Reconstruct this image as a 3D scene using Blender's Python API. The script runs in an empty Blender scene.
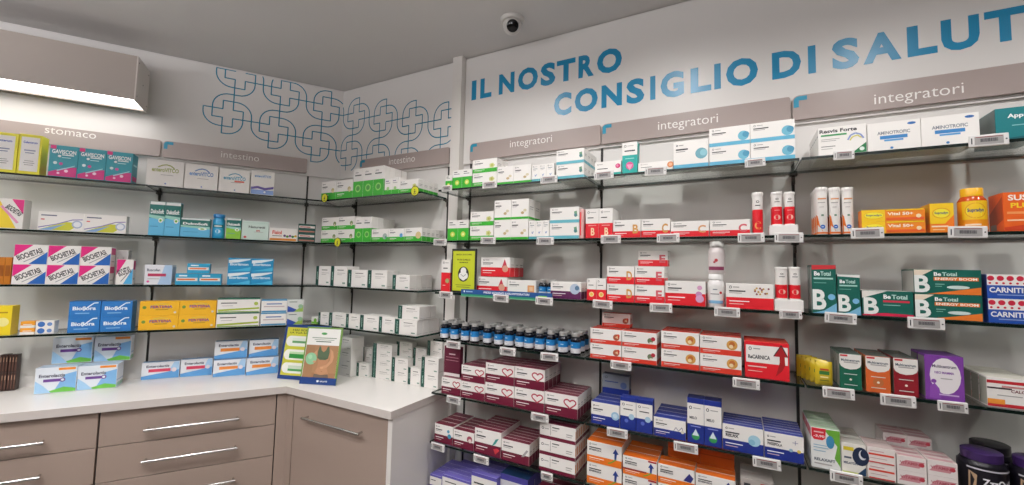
import bpy, bmesh, math, random
from mathutils import Vector, Matrix
random.seed(7)
S = bpy.context.scene
C = S.collection
# ------------------------------------------------------------------ camera
F = 417.4446
yaw, pitch, roll = (math.radians(v) for v in (-28.2421, 3.7335, 1.273))
ZF = 1.5637                       # height of the floor below the survey level
CAM = Vector((2.5454, -2.061, 0.0295 + ZF))
fwd = Vector((math.sin(yaw)*math.cos(pitch), math.cos(yaw)*math.cos(pitch), math.sin(pitch)))
rt = Vector((math.cos(yaw), -math.sin(yaw), 0))
up = rt.cross(fwd)
r2 = rt*math.cos(roll) + up*math.sin(roll)
u2 = -rt*math.sin(roll) + up*math.cos(roll)
cd = bpy.data.cameras.new('camera'); co = bpy.data.objects.new('camera', cd); C.objects.link(co)
cd.sensor_fit = 'HORIZONTAL'; cd.sensor_width = 36; cd.lens = F/1024*36; cd.clip_start = .02
M = Matrix((r2, u2, -fwd)).transposed().to_4x4(); M.translation = CAM
co.matrix_world = M; S.camera = co
# ------------------------------------------------------------------ the room's two shelf walls
TH = math.radians(123.9309)
AD = Vector((math.cos(TH), -math.sin(TH), 0)); AN = Vector((math.sin(TH), math.cos(TH), 0))
BD = Vector((1, 0, 0)); BN = Vector((0, -1, 0))
WALL = {'A': (AD, AN), 'B': (BD, BN)}
CEIL = 2.886; CT = .9; DEP = .2408
HS = {1: 2.0260, 2: 1.7426, 3: 1.4634, 4: 1.2106, 5: .9301, 6: .6734, 7: .405, 'c': CT}
def W(w, u, t, z):
    d, n = WALL[w]
    v = d*u + n*t; return Vector((v.x, v.y, z))
def proj(P):
    v = P - CAM; k = v.dot(fwd)
    return 512 + F*v.dot(r2)/k, 242.5 - F*v.dot(u2)/k
def on(w, t, px, py):
    d, n = WALL[w]
    v = fwd + r2*((px-512)/F) - u2*((py-242.5)/F)
    s = (t - CAM.dot(n))/v.dot(n); P = CAM + v*s
    return P.dot(d), P.z
def u_at(w, t, z, px):
    lo, hi = (-.4, 4.2) if w == 'B' else (2.1, -.9)
    for _ in range(40):
        m = (lo+hi)/2
        if proj(W(w, m, t, z))[0] < px: lo = m
        else: hi = m
    return lo
def t_at(w, z, px, py):
    d, n = WALL[w]
    v = fwd + r2*((px-512)/F) - u2*((py-242.5)/F)
    P = CAM + v*((z-CAM.z)/v.z); return P.dot(n)
# ------------------------------------------------------------------ materials
_m = {}
def lin(h):
    h = h.lstrip('#'); o = []
    if len(h) == 3: h = ''.join(c*2 for c in h)
    for i in (0, 2, 4):
        c = int(h[i:i+2], 16)/255; o.append(c/12.92 if c <= .04045 else ((c+.055)/1.055)**2.4)
    return o + [1]
def mat(col, rough=.42, metal=0, spec=.5, noise=0, bump=0, scale=20):
    k = (col, rough, metal, spec, noise, bump, scale)
    if k in _m: return _m[k]
    m = bpy.data.materials.new('paint_'+col.strip('#')); m.use_nodes = True
    nt = m.node_tree; b = nt.nodes['Principled BSDF']
    b.inputs['Base Color'].default_value = lin(col); b.inputs['Roughness'].default_value = rough
    b.inputs['Metallic'].default_value = metal; b.inputs['Specular IOR Level'].default_value = spec
    if noise or bump:
        n = nt.nodes.new('ShaderNodeTexNoise'); n.inputs['Scale'].default_value = scale; n.inputs['Detail'].default_value = 4
        tc = nt.nodes.new('ShaderNodeTexCoord'); nt.links.new(tc.outputs['Object'], n.inputs['Vector'])
        if noise:
            mx = nt.nodes.new('ShaderNodeMix'); mx.data_type = 'RGBA'
            a = lin(col); mx.inputs['A'].default_value = [c*(1-noise) for c in a[:3]]+[1]
            mx.inputs['B'].default_value = [min(1, c*(1+noise)) for c in a[:3]]+[1]
            nt.links.new(n.outputs['Fac'], mx.inputs['Factor']); nt.links.new(mx.outputs['Result'], b.inputs['Base Color'])
        if bump:
            bp = nt.nodes.new('ShaderNodeBump'); bp.inputs['Strength'].default_value = bump; bp.inputs['Distance'].default_value = .002
            nt.links.new(n.outputs['Fac'], bp.inputs['Height']); nt.links.new(bp.outputs['Normal'], b.inputs['Normal'])
    _m[k] = m; return m
def emis(name, col, st):
    m = bpy.data.materials.new(name); m.use_nodes = True; nt = m.node_tree; nt.nodes.clear()
    e = nt.nodes.new('ShaderNodeEmission'); e.inputs[0].default_value = lin(col); e.inputs[1].default_value = st
    o = nt.nodes.new('ShaderNodeOutputMaterial'); nt.links.new(e.outputs[0], o.inputs[0]); return m
def glassmat(name, tint, ior=1.5, rough=.03):
    m = bpy.data.materials.new(name); m.use_nodes = True; nt = m.node_tree; nt.nodes.clear()
    t = nt.nodes.new('ShaderNodeBsdfTransparent'); t.inputs[0].default_value = lin(tint)
    g = nt.nodes.new('ShaderNodeBsdfGlossy'); g.inputs['Roughness'].default_value = rough
    f = nt.nodes.new('ShaderNodeFresnel')
    ge = nt.nodes.new('ShaderNodeNewGeometry'); mr = nt.nodes.new('ShaderNodeMapRange')   # a thin pane: same reflectance from either face
    mr.inputs['To Min'].default_value = ior; mr.inputs['To Max'].default_value = 1/ior
    nt.links.new(ge.outputs['Backfacing'], mr.inputs['Value']); nt.links.new(mr.outputs[0], f.inputs[0])
    x = nt.nodes.new('ShaderNodeMixShader'); o = nt.nodes.new('ShaderNodeOutputMaterial')
    nt.links.new(f.outputs[0], x.inputs[0]); nt.links.new(t.outputs[0], x.inputs[1]); nt.links.new(g.outputs[0], x.inputs[2])
    nt.links.new(x.outputs[0], o.inputs[0]); return m
GLASS = glassmat('shelf_glass', '#f7faf8', 1.5)
CLEAR = glassmat('clear_plastic', '#e9e9e9', 1.3, .1)
# ------------------------------------------------------------------ mesh helpers
class MB:
    def __init__(s): s.v = []; s.f = []; s.mi = []; s.mats = []
    def m(s, mt):
        if isinstance(mt, str): mt = mat(mt)
        if mt not in s.mats: s.mats.append(mt)
        return s.mats.index(mt)
    def poly(s, pts, mt):
        k = len(s.v); s.v += [tuple(p) for p in pts]; s.f.append(tuple(range(k, k+len(pts)))); s.mi.append(s.m(mt))
    def add(s, vs, fs, mt):
        k = len(s.v); s.v += [tuple(p) for p in vs]; i = s.m(mt)
        for f in fs: s.f.append(tuple(k+q for q in f)); s.mi.append(i)
    def box(s, x0, x1, y0, y1, z0, z1, mt, bev=0, mts=None):
        """axis box; mts: {'front','back','left','right','top','bottom'} overrides"""
        if bev:
            b = bmesh.new(); bmesh.ops.create_cube(b, size=1)
            for v in b.verts:
                v.co = ((x0+x1)/2+v.co.x*(x1-x0), (y0+y1)/2+v.co.y*(y1-y0), (z0+z1)/2+v.co.z*(z1-z0))
            bmesh.ops.bevel(b, geom=b.edges[:], offset=bev, segments=1, affect='EDGES')
            b.verts.index_update(); s.add([v.co[:] for v in b.verts], [[v.index for v in f.verts] for f in b.faces], mt); b.free(); return
        V = [(x0,y0,z0),(x1,y0,z0),(x1,y1,z0),(x0,y1,z0),(x0,y0,z1),(x1,y0,z1),(x1,y1,z1),(x0,y1,z1)]
        mts = mts or {}
        for nm, f in (('bottom',(0,3,2,1)),('top',(4,5,6,7)),('front',(0,1,5,4)),('right',(1,2,6,5)),('back',(2,3,7,6)),('left',(3,0,4,7))):
            s.poly([V[i] for i in f], mts.get(nm, mt))
    def lathe(s, prof, mt, seg=20, cx=0, cy=0, a0=0, a1=2*math.pi):
        full = abs(a1-a0-2*math.pi) < 1e-6; n = seg if full else seg+1
        vs = []; fs = []
        for r, z in prof:
            for i in range(n):
                a = a0 + (a1-a0)*i/seg; vs.append((cx+r*math.cos(a), cy+r*math.sin(a), z))
        for j in range(len(prof)-1):
            for i in range(seg):
                k = (i+1) % n; fs.append((j*n+i, j*n+k, (j+1)*n+k, (j+1)*n+i))
        s.add(vs, fs, mt)
    def rod(s, a, b, r, mt, seg=8):
        a = Vector(a); b = Vector(b); d = (b-a).normalized(); x = d.orthogonal().normalized(); y = d.cross(x)
        vs = [p + x*r*math.cos(2*math.pi*i/seg) + y*r*math.sin(2*math.pi*i/seg) for p in (a, b) for i in range(seg)]
        fs = [(i, (i+1) % seg, seg+(i+1) % seg, seg+i) for i in range(seg)] + [tuple(range(seg))[::-1], tuple(range(seg, 2*seg))]
        s.add(vs, fs, mt)
    def mesh(s, name, smooth=False):
        me = bpy.data.meshes.new(name); me.from_pydata(s.v, [], s.f)
        for m_ in s.mats: me.materials.append(m_)
        me.polygons.foreach_set('material_index', s.mi)
        if smooth:
            me.polygons.foreach_set('use_smooth', [True]*len(s.f))
        me.update()
        if smooth and hasattr(me, 'set_sharp_from_angle'): me.set_sharp_from_angle(angle=math.radians(40))
        return me
def tag(o, label=None, cat=None, group=None, kind=None):
    if label: o['label'] = label
    if cat: o['category'] = cat
    if group: o['group'] = group
    if kind: o['kind'] = kind
    return o
def link(name, data, parent=None, loc=(0, 0, 0), rz=0):
    o = bpy.data.objects.new(name, data); C.objects.link(o)
    if parent: o.parent = parent
    o.location = loc; o.rotation_euler = (0, 0, rz); return o
_txt = {}
def textmesh(s, bold=.0):
    k = (s, bold)
    if k in _txt: return _txt[k]
    c = bpy.data.curves.new('letters', 'FONT'); c.body = s; c.size = 1; c.offset = bold; c.resolution_u = 3; c.fill_mode = 'FRONT'
    o = bpy.data.objects.new('letters', c)
    me = o.to_mesh()
    vs = [(v.co.x, v.co.y) for v in me.vertices]; fs = [tuple(p.vertices) for p in me.polygons]
    o.to_mesh_clear(); bpy.data.objects.remove(o); bpy.data.curves.remove(c)
    xs = [v[0] for v in vs] or [0]; ys = [v[1] for v in vs] or [0]
    x0, x1, y0, y1 = min(xs), max(xs), min(ys), max(ys)
    _txt[k] = ([((x-x0)/(x1-x0), (y-y0)/(y1-y0)) for x, y in vs], fs, (x1-x0)/(y1-y0)); return _txt[k]
# printed elements on a face: map(x, y, layer) -> 3D; Wd, Ht metres
def draw(mb, els, fm, Wd, Ht):
    for i, e in enumerate(els):
        L = .00025 + i*.00006; k = e[0]
        if k == 'r': x0, y0, x1, y1, c = e[1:]; mb.poly([fm(*p, L) for p in ((x0,y0),(x1,y0),(x1,y1),(x0,y1))], c)
        elif k == 'p': mb.poly([fm(x, y, L) for x, y in e[1]], e[2])
        elif k == 'e':
            cx, cy, rx, ry, c = e[1:]
            if ry is None: ry = rx*Wd/Ht
            mb.poly([fm(cx+rx*math.cos(a*math.pi/9), cy+ry*math.sin(a*math.pi/9), L) for a in range(18)], c)
        elif k == 'k':
            pts, wd, c = e[1:]
            P = [Vector((x*Wd, y*Ht)) for x, y in pts]
            for a, b in zip(P, P[1:]):
                d = (b-a)
                if d.length < 1e-9: continue
                d.normalize(); nn = Vector((-d.y, d.x))*wd*Ht/2
                mb.poly([fm(q.x/Wd, q.y/Ht, L) for q in (a-nn, b-nn, b+nn, a+nn)], c)
        elif k == 't':
            s, cx, cy, h, c, wfit = e[1:7]; ang = math.radians(e[7]) if len(e) > 7 else 0
            vs, fs, asp = textmesh(s, .03); th = h*Ht; tw = wfit*Wd
            ca, sa = math.cos(ang), math.sin(ang)
            q = []
            for x, y in vs:
                X = (x-.5)*tw; Y = (y-.5)*th; q.append(fm(cx+(X*ca-Y*sa)/Wd, cy+(X*sa+Y*ca)/Ht, L))
            mb.add(q, fs, c)
WH = '#f1eeea'; DK = '#2b2b30'; GY = '#a9a6a4'
def ring(cx, cy, r, col, wd=.03, asp=1, n=12):
    return ('k', [(cx+r*math.cos(2*math.pi*i/n), cy+r*asp*math.sin(2*math.pi*i/n)) for i in range(n+1)], wd, col)
def carton_mesh(Wd, D, H, ds):
    """a folded carton: origin at the base centre, printed front at -y"""
    mb = MB(); b = .0006
    base = ds.get('base', WH)
    mb.box(-Wd/2, Wd/2, -D/2, D/2, 0, H, base, bev=b)
    fr = lambda x, y, L: ((x-.5)*Wd, -D/2-L, y*H)
    ri = lambda x, y, L: (Wd/2+L, (x-.5)*D, y*H)
    le = lambda x, y, L: (-Wd/2-L, (.5-x)*D, y*H)
    to = lambda x, y, L: ((x-.5)*Wd, (y-.5)*D, H+L)
    e = .004
    wr = [('r', e, y0 if y0 > 0 else .004, 1-e, y1 if y1 < 1 else .996, c) for y0, y1, c in ds.get('wrap', [])]
    draw(mb, wr + ds.get('front', []), fr, Wd, H)
    sd = ds.get('side', [])
    draw(mb, wr + sd, ri, D, H); draw(mb, wr + sd, le, D, H)
    tp = ds.get('top'); tl = [('r', e, .01, 1-e, .99, tp)] if tp else []
    # tuck flap: a fine crease along the rear of the lid
    tl += [('r', .02, .80, .98, .80+min(.05, .0008/D), '#b9b4ae')]
    draw(mb, tl + ds.get('tope', []), to, Wd, D)
    return mb.mesh('carton')
# ------------------------------------------------------------------ shelf bay names for labels
ORD = {1: 'top', 2: 'second', 3: 'third', 4: 'fourth', 5: 'fifth', 6: 'sixth', 7: 'lowest'}
def bay(w, u):
    if w == 'A': return 'left wall' 
    if u < 1.06: return 'back-corner bay'
    if u < 1.95: return 'centre-left bay'
    if u < 2.76: return 'centre bay'
    return 'right bay'
def where(w, s, u):
    if s == 'c': return 'on white counter'
    return f'{ORD[s]} shelf, {bay(w,u)}'
def nm1(i, n, words):
    if n == 1: return ''
    if n == 2: return (words[0], words[2])[i]
    if n == 3: return (words[0], words[1], words[2])[i]
    if i == 0: return words[0]
    if i == n-1: return words[2]
    return ('second ', 'third ', 'fourth ', 'fifth ', 'sixth ', 'seventh ', 'eighth ', 'ninth ')[i-1] + 'from ' + words[0]
def posname(ix, nx, iz, nz, iy, ny):
    a = [nm1(iz, nz, ('bottom', 'middle', 'top')), nm1(ix, nx, ('left', 'centre', 'right'))]
    s = ' '.join(x for x in a if x)
    d = ''
    if ny > 1: d = 'front' if iy == 0 else ('rear' if iy == ny-1 else ('second', 'third', 'fourth', 'fifth', 'sixth')[iy-1] + ' deep')
    return ' '.join(x for x in (s, d) if x)
PLACED = []
def clipu(w, s, u0, u1, t0, t1, z0, z1):
    for (w_, s_, a, b, c, d, e, f) in PLACED:
        if w_ != w or s_ != s: continue
        if t0 < d-.001 and t1 > c+.001 and z0 < f-.001 and z1 > e+.001:
            if u0 < b and u1 > a:
                if (u0+u1) > (a+b): u0 = max(u0, b+.0008)
                else: u1 = min(u1, a-.0008)
    return u0, u1
def bk(w, s, x0, x1, yt, desc, ds, nx=1, nz=1, ny=1, dep=.06, ins=.008, yb=None, z0=None, grp=None, name=None, cat='box', wf=None):
    name = name or ('medicine_carton' if w == 'A' or x1 < 440 else 'supplement_carton')
    zb = (z0 if z0 is not None else HS[s]) + .0012
    t = DEP - ins
    if yb is not None: t = t_at(w, HS[s], (x0+x1)/2, yb)
    if s == 'c': t = max(t, .115 if w == 'B' and yb is not None else .06)
    ua, ub = u_at(w, t, zb, x0), u_at(w, t, zb, x1)
    zt = on(w, t, (x0+x1)/2, yt)[1]
    lo, hi = min(ua, ub), max(ua, ub)
    dep = min(dep, t-.012)
    if w == 'B' and s != 'c' and x1 >= 440: lo = max(lo, 1.098)
    lo, hi = clipu(w, s, lo, hi, t-dep, t, zb, zt)
    PLACED.append((w, s, lo, hi, t-dep, t, zb, zt))
    Wd = (hi-lo)/nx - .0012; H = (zt-zb)/nz - .0004; D = dep/ny - .0022
    me = carton_mesh(Wd, D, H, ds)
    rz = 0 if w == 'B' else math.atan2(-AD.y, -AD.x)
    for ix in range(nx):
        for iz in range(nz):
            for iy in range(ny):
                f = (ix+.5)/nx
                u = lo + (hi-lo)*(f if w == 'B' else 1-f)
                tt = t - dep*(iy+.5)/ny - (random.random()*.0012)
                o = link(name, me, None, W(w, u, tt, zb + (H+.0004)*iz), rz)
                pn = posname(ix, nx, iz, nz, iy, ny)
                lb = desc + (', ' + pn if pn else '') + ', ' + (wf or where(w, s, u))
                tag(o, lb, cat, (grp or desc + ' cartons') if nx*nz*ny > 1 else grp)
    return lo, hi, t, zb, zt
exec_order = []
# ------------------------------------------------------------------ room shell
def slab(name, pts, z0, z1, m_, kind='structure'):
    mb = MB(); n = len(pts)
    mb.poly([(x, y, z1) for x, y in pts], m_); mb.poly([(x, y, z0) for x, y in pts][::-1], m_)
    for i in range(n):
        a, b = pts[i], pts[(i+1) % n]
        mb.poly([(a[0], a[1], z0), (b[0], b[1], z0), (b[0], b[1], z1), (a[0], a[1], z1)], m_)
    return tag(link(name, mb.mesh(name)), kind=kind)
def wp(w, *uts):
    return [tuple(W(w, u, t, 0)[:2]) for u, t in uts]
wallm = mat('#dedbd8', .38, noise=.015, scale=3); ceilm = mat('#cbc8c6', .85, noise=.02, scale=4)
wallk = mat('#615a54', .5)
floorm = mat('#7d7873', .35, noise=.08, scale=6)
LA = 4.4
pA = W('A', LA, 0, 0)
slab('floor', [(-3.2, .3), (5.4, .3), (5.4, -5.2), (-3.2, -5.2)], -.1, 0, floorm)
slab('ceiling', [(-3.2, .3), (5.4, .3), (5.4, -5.2), (-3.2, -5.2)], CEIL, CEIL+.1, ceilm)
slab('wall_back', [(0, 0), (5.3, 0), (5.3, .1), (-.09, .1)], 0, CEIL, wallm)
slab('wall_left', [(0, 0), (-.09, .1)] + wp('A', (LA, -.1), (LA, 0)), 0, CEIL, wallm)
slab('wall_right', [(5.3, -5.1), (5.4, -5.1), (5.4, .1), (5.3, .1)], 0, CEIL, wallk)
slab('wall_front', [(-3.1, -5.1), (5.4, -5.1), (5.4, -5.0), (-3.1, -5.0)], 0, CEIL, wallk)
slab('wall_far_left', [(-3.1, -5.0), (-3.0, -5.0), (-3.0, -3.4), (-3.1, -3.4)], 0, CEIL, wallk)
slab('wall_side', [tuple(pA[:2]), (-3.0, -3.4), (-3.0, -3.6), (pA.x+.05, pA.y-.1)], 0, CEIL, wallk)
# fascia boards above the shelf backs, and the upright panel between two bays
ZB0, ZB1 = 2.236, 2.338
fm_ = mat('#e4e1de', .42, noise=.01, scale=3)
ex = .012
cn = ex*math.tan((math.pi-TH)/2)*-1
mx_ = ex/math.tan(TH/2)       # mitre offset of the fascia in the corner
slab('trim_1', wp('A', (LA, .0002), (LA, ex), (mx_, ex), (0, .0002)), 2.222, CEIL-.014, fm_)
slab('trim_2', wp('B', (0, .0002), (mx_, ex), (1.024, ex), (1.024, .0002)), 2.222, CEIL-.014, fm_)
slab('trim_3', wp('B', (1.0975, .0002), (1.0975, ex), (5.29, ex), (5.29, .0002)), 2.222, CEIL-.014, fm_)
slab('trim_4', wp('B', (1.027, .0002), (1.027, .052), (1.094, .052), (1.094, .0002)), .0005, CEIL-.0005, mat('#e4e0db', .4))
# fine grooves between back panels (dark slots hold the shelf rails)
# ------------------------------------------------------------------ shelf rails with brackets
slotm = mat('#1b1918', .5); brm = mat('#4b4743', .35, .6)
RAILS = [('A', .2123, 'left wall near the corner'), ('A', 1.0205, 'left wall between its two shelf bays'), ('A', 1.832, 'left wall at the picture edge'),
         ('B', .1838, 'back wall right beside the inner corner'), ('B', .985, 'back-corner bay beside the white upright'), ('B', 1.1486, 'centre-left bay beside the white upright'),
         ('B', 1.9496, 'centre-left and centre bays, between them'), ('B', 2.7586, 'centre and right bays, between them'), ('B', 3.56, 'right bay far end')]
for w, u, tx in RAILS:
    zlo = .9 + .003 if (w == 'A' or u < 1.03) else .12
    r_ = 0 if w == 'B' else math.atan2(-AD.y, -AD.x)
    mb = MB(); mb.box(-.004, .004, -.006, 0, zlo, 2.2205, slotm)
    mb.box(-.0055, -.0042, -.0035, 0, zlo, 2.2205, brm); mb.box(.0042, .0055, -.0035, 0, zlo, 2.2205, brm)
    o = link('shelf_rail', mb.mesh('shelf_rail'), None, W(w, u, .0004, 0), r_)
    tag(o, 'dark slotted shelf rail, ' + tx, 'rail', 'wall rails carrying the glass shelves')
    sh = [1, 2, 3, 4] + ([5, 6, 7] if zlo < .5 else [])
    for s in sh:
        z = HS[s] - .0105
        b = MB(); x = 0
        b.box(x-.013, x+.013, -.034, -.0065, z-.012, z-.0008, brm, bev=.002)
        b.box(x-.006, x+.006, -.012, -.0065, z-.045, z-.0125, brm, bev=.0015)
        b.rod((x, -.022, z-.019), (x, -.022, z-.012), .0055, brm)
        link('bracket', b.mesh('bracket'), o)
# ------------------------------------------------------------------ glass shelves
edgem = mat('#0a1c18', .25, spec=.5); edgel = mat('#12382f', .25, spec=.5)
def shelf(w, s, u0, u1, lab, miter=False):
    z1 = HS[s]; z0 = z1 - .010; mb = MB()
    tb, tf = .008, DEP
    m_ = tf/math.tan(TH/2); mb_ = tb/math.tan(TH/2)
    if miter: pts = [W(w, mb_+.001, tb, 0), W(w, m_+.001, tf, 0), W(w, u1, tf, 0), W(w, u1, tb, 0)]
    else: pts = [W(w, u0, tb, 0), W(w, u0, tf, 0), W(w, u1, tf, 0), W(w, u1, tb, 0)]
    if w == 'B': pass
    else: pts = pts[::-1]
    pts = [(p.x, p.y) for p in pts]
    mb.poly([(x, y, z1) for x, y in pts], GLASS); mb.poly([(x, y, z0) for x, y in pts][::-1], GLASS)
    for i in range(4):
        a, b = pts[i], pts[(i+1) % 4]
        mb.poly([(a[0], a[1], z0), (b[0], b[1], z0), (b[0], b[1], z1), (a[0], a[1], z1)], edgem if (a[0]-b[0])**2+(a[1]-b[1])**2 > .3 else edgel)
    o = link('glass_shelf', mb.mesh('glass_shelf')); tag(o, lab, 'shelf', 'glass shelves along both walls')
for s in (1, 2, 3, 4):
    shelf('A', s, 1.0245, 1.84, f'{ORD[s]} clear glass shelf on left wall, bay at left picture edge')
    shelf('A', s, 0, 1.018, f'{ORD[s]} clear glass shelf on left wall, bay beside the corner', True)
    shelf('B', s, 0, .978, f'{ORD[s]} clear glass shelf in back-corner bay, left of white upright', True)
for s in (1, 2, 3, 4, 5, 6, 7):
    shelf('B', s, 1.0975, 1.946, f'{ORD[s]} clear glass shelf in centre-left bay, right of white upright')
    shelf('B', s, 1.953, 2.755, f'{ORD[s]} clear glass shelf in centre bay')
    shelf('B', s, 2.762, 3.58, f'{ORD[s]} clear glass shelf in right bay')
# ------------------------------------------------------------------ category signs
signm = mat('#a89a95', .28, noise=.01, scale=5); TEAL = '#1b8fb0'
def sign(w, ua, ub, txt, tx0, tx1, py, lab, mark=True, z0=ZB0, z1=ZB1):
    lo, hi = min(ua, ub), max(ua, ub); L = hi-lo; H = z1-z0
    r_ = 0 if w == 'B' else math.atan2(-AD.y, -AD.x)
    o = link('category_sign', None, None, W(w, (lo+hi)/2, ex+.0005, z0), r_)
    tag(o, lab, 'sign', 'taupe category signs above the shelves')
    mb = MB(); pts = []; R = .022
    for (cx, cz, a0) in ((L/2-R*.4, R*.4, -90), (L/2-R*.4, H-R*.4, 0), (-L/2+R, H-R, 90), (-L/2+R*.4, R*.4, 180)):
        rr = R if cx < 0 and cz > H/2 else R*.4
        for k in range(5):
            a = math.radians(a0+90*k/4); pts.append((cx+rr*math.cos(a), cz+rr*math.sin(a)))
    T = .014
    mb.poly([(x, -T, z) for x, z in pts], signm); mb.poly([(x, 0, z) for x, z in pts][::-1], signm)
    for i in range(len(pts)):
        a, b = pts[i], pts[(i+1) % len(pts)]
        mb.poly([(a[0], 0, a[1]), (b[0], 0, b[1]), (b[0], -T, b[1]), (a[0], -T, a[1])], signm)
    link('panel', mb.mesh('panel'), o)
    if txt:
        a, b = u_at(w, ex+T, z0+.05, tx0), u_at(w, ex+T, z0+.05, tx1)
        c = (a+b)/2-(lo+hi)/2; wd = abs(b-a)
        if w == 'A': c = -c
        vs, fs, asp = textmesh(txt, -.004); h = wd/asp
        zc = on(w, ex+T, (tx0+tx1)/2, py)[1] - z0
        mb = MB(); mb.add([(c+(x-.5)*wd, -T-.0006, zc+(y-.5)*h) for x, y in vs], fs, mat('#f2efec', .5))
        link('lettering', mb.mesh('lettering'), o)
    if mark:
        mb = MB(); P = lambda x, z: (-L/2+x, -T-.0006, H-z)
        q = [P(.004, .05), P(.004, .022)] + [P(.022-.018*math.cos(math.radians(a)), .022-.018*math.sin(math.radians(a))) for a in (20, 45, 70)] + [P(.022, .004), P(.055, .004), P(.055, .022)]
        q2 = [P(.032, .022), P(.024, .026), P(.022, .034), P(.022, .05)]
        mb.poly([q[0], q[1], q[2], q[3], q[4], q[5], P(.022, .022)] , mat(TEAL, .3)) if False else None
        mb.poly([P(.004, .05), P(.022, .05), P(.022, .022), P(.004, .022)][::-1], mat(TEAL, .3))
        mb.poly([P(.022, .022), P(.05, .022), P(.05, .004), P(.022, .004)][::-1], mat(TEAL, .3))
        mb.poly([P(.022, .022), P(.004, .022)] + [P(.022-.018*math.cos(math.radians(a)), .022-.018*math.sin(math.radians(a))) for a in (22, 45, 68)] + [P(.022, .004)], mat(TEAL, .3))
        link('corner_mark', mb.mesh('corner_mark'), o)
sign('A', 1.84, 1.030, 'stomaco', 44.5, 95.7, 133, 'taupe sign reading stomaco on left wall, at left picture edge', False)
sign('A', 1.018, .222, 'intestino', 221, 259, 156.5, 'taupe sign reading intestino on left wall, beside the corner')
sign('B', .226, 1.0, 'intestino', 389, 415, 160, 'taupe sign reading intestino on back wall, left of white upright')
sign('B', 1.153, 1.948, 'integratori', 510, 552, 142.5, 'taupe sign reading integratori, leftmost of three, above centre-left bay')
sign('B', 1.954, 2.752, 'integratori', 658, 718, 123.5, 'taupe sign reading integratori, middle of three, above centre bay')
sign('B', 2.760, 3.58, 'integratori', 874, 963.5, 95.5, 'taupe sign reading integratori, rightmost of three, above right bay')
# ------------------------------------------------------------------ wall lettering
def lettering(words, lab):
    vm = mat('#0f8ab8', .32); o = link('wall_lettering', None, None, (words[0][1], 0, words[0][3])); tag(o, lab, 'lettering')
    for s, a, b, z0, z1 in words:
        vs, fs, asp = textmesh(s, .045); mb = MB()
        mb.add([(a+(b-a)*x-words[0][1], -ex-.0008, z0+(z1-z0)*y-words[0][3]) for x, y in vs], fs, vm)
        link('letter', mb.mesh('letter'), o)
LT1 = [('I', 471.8, 476.4), ('L', 480.4, 491.7), ('N', 499, 514.5), ('O', 518, 538), ('S', 540.7, 555.5), ('T', 556.8, 575.5), ('R', 578.5, 594), ('O', 597, 622)]
LT2 = [('C', 554, 571.5), ('O', 574.8, 597.8), ('N', 601.5, 622), ('S', 626.5, 644.4), ('I', 650.2, 655.4), ('G', 660.6, 684), ('L', 690.6, 711.2), ('I', 714.2, 720.8), ('O', 726, 758),
       ('D', 772, 801), ('I', 808, 815.7), ('S', 832, 859), ('A', 863, 901), ('L', 907, 937), ('U', 941, 979.5), ('T', 984.5, 1026)]
def ltrs(L, z0, z1):
    out = []
    for s, a, b in L:
        rnd = .004 if s in 'OSCGU' else 0
        out.append((s, u_at('B', ex, (z0+z1)/2, a), u_at('B', ex, (z0+z1)/2, b), z0-rnd, z1+(rnd if s != 'U' else 0)))
    return out
lettering(ltrs(LT1, 2.610, 2.731), 'bold teal lettering IL NOSTRO on white wall, upper line left of CONSIGLIO')
lettering(ltrs(LT2, 2.428, 2.546) + [('E', 3.56, 3.67, 2.428, 2.546)], 'bold teal lettering CONSIGLIO DI SALUTE on white wall, lower line')
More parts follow.
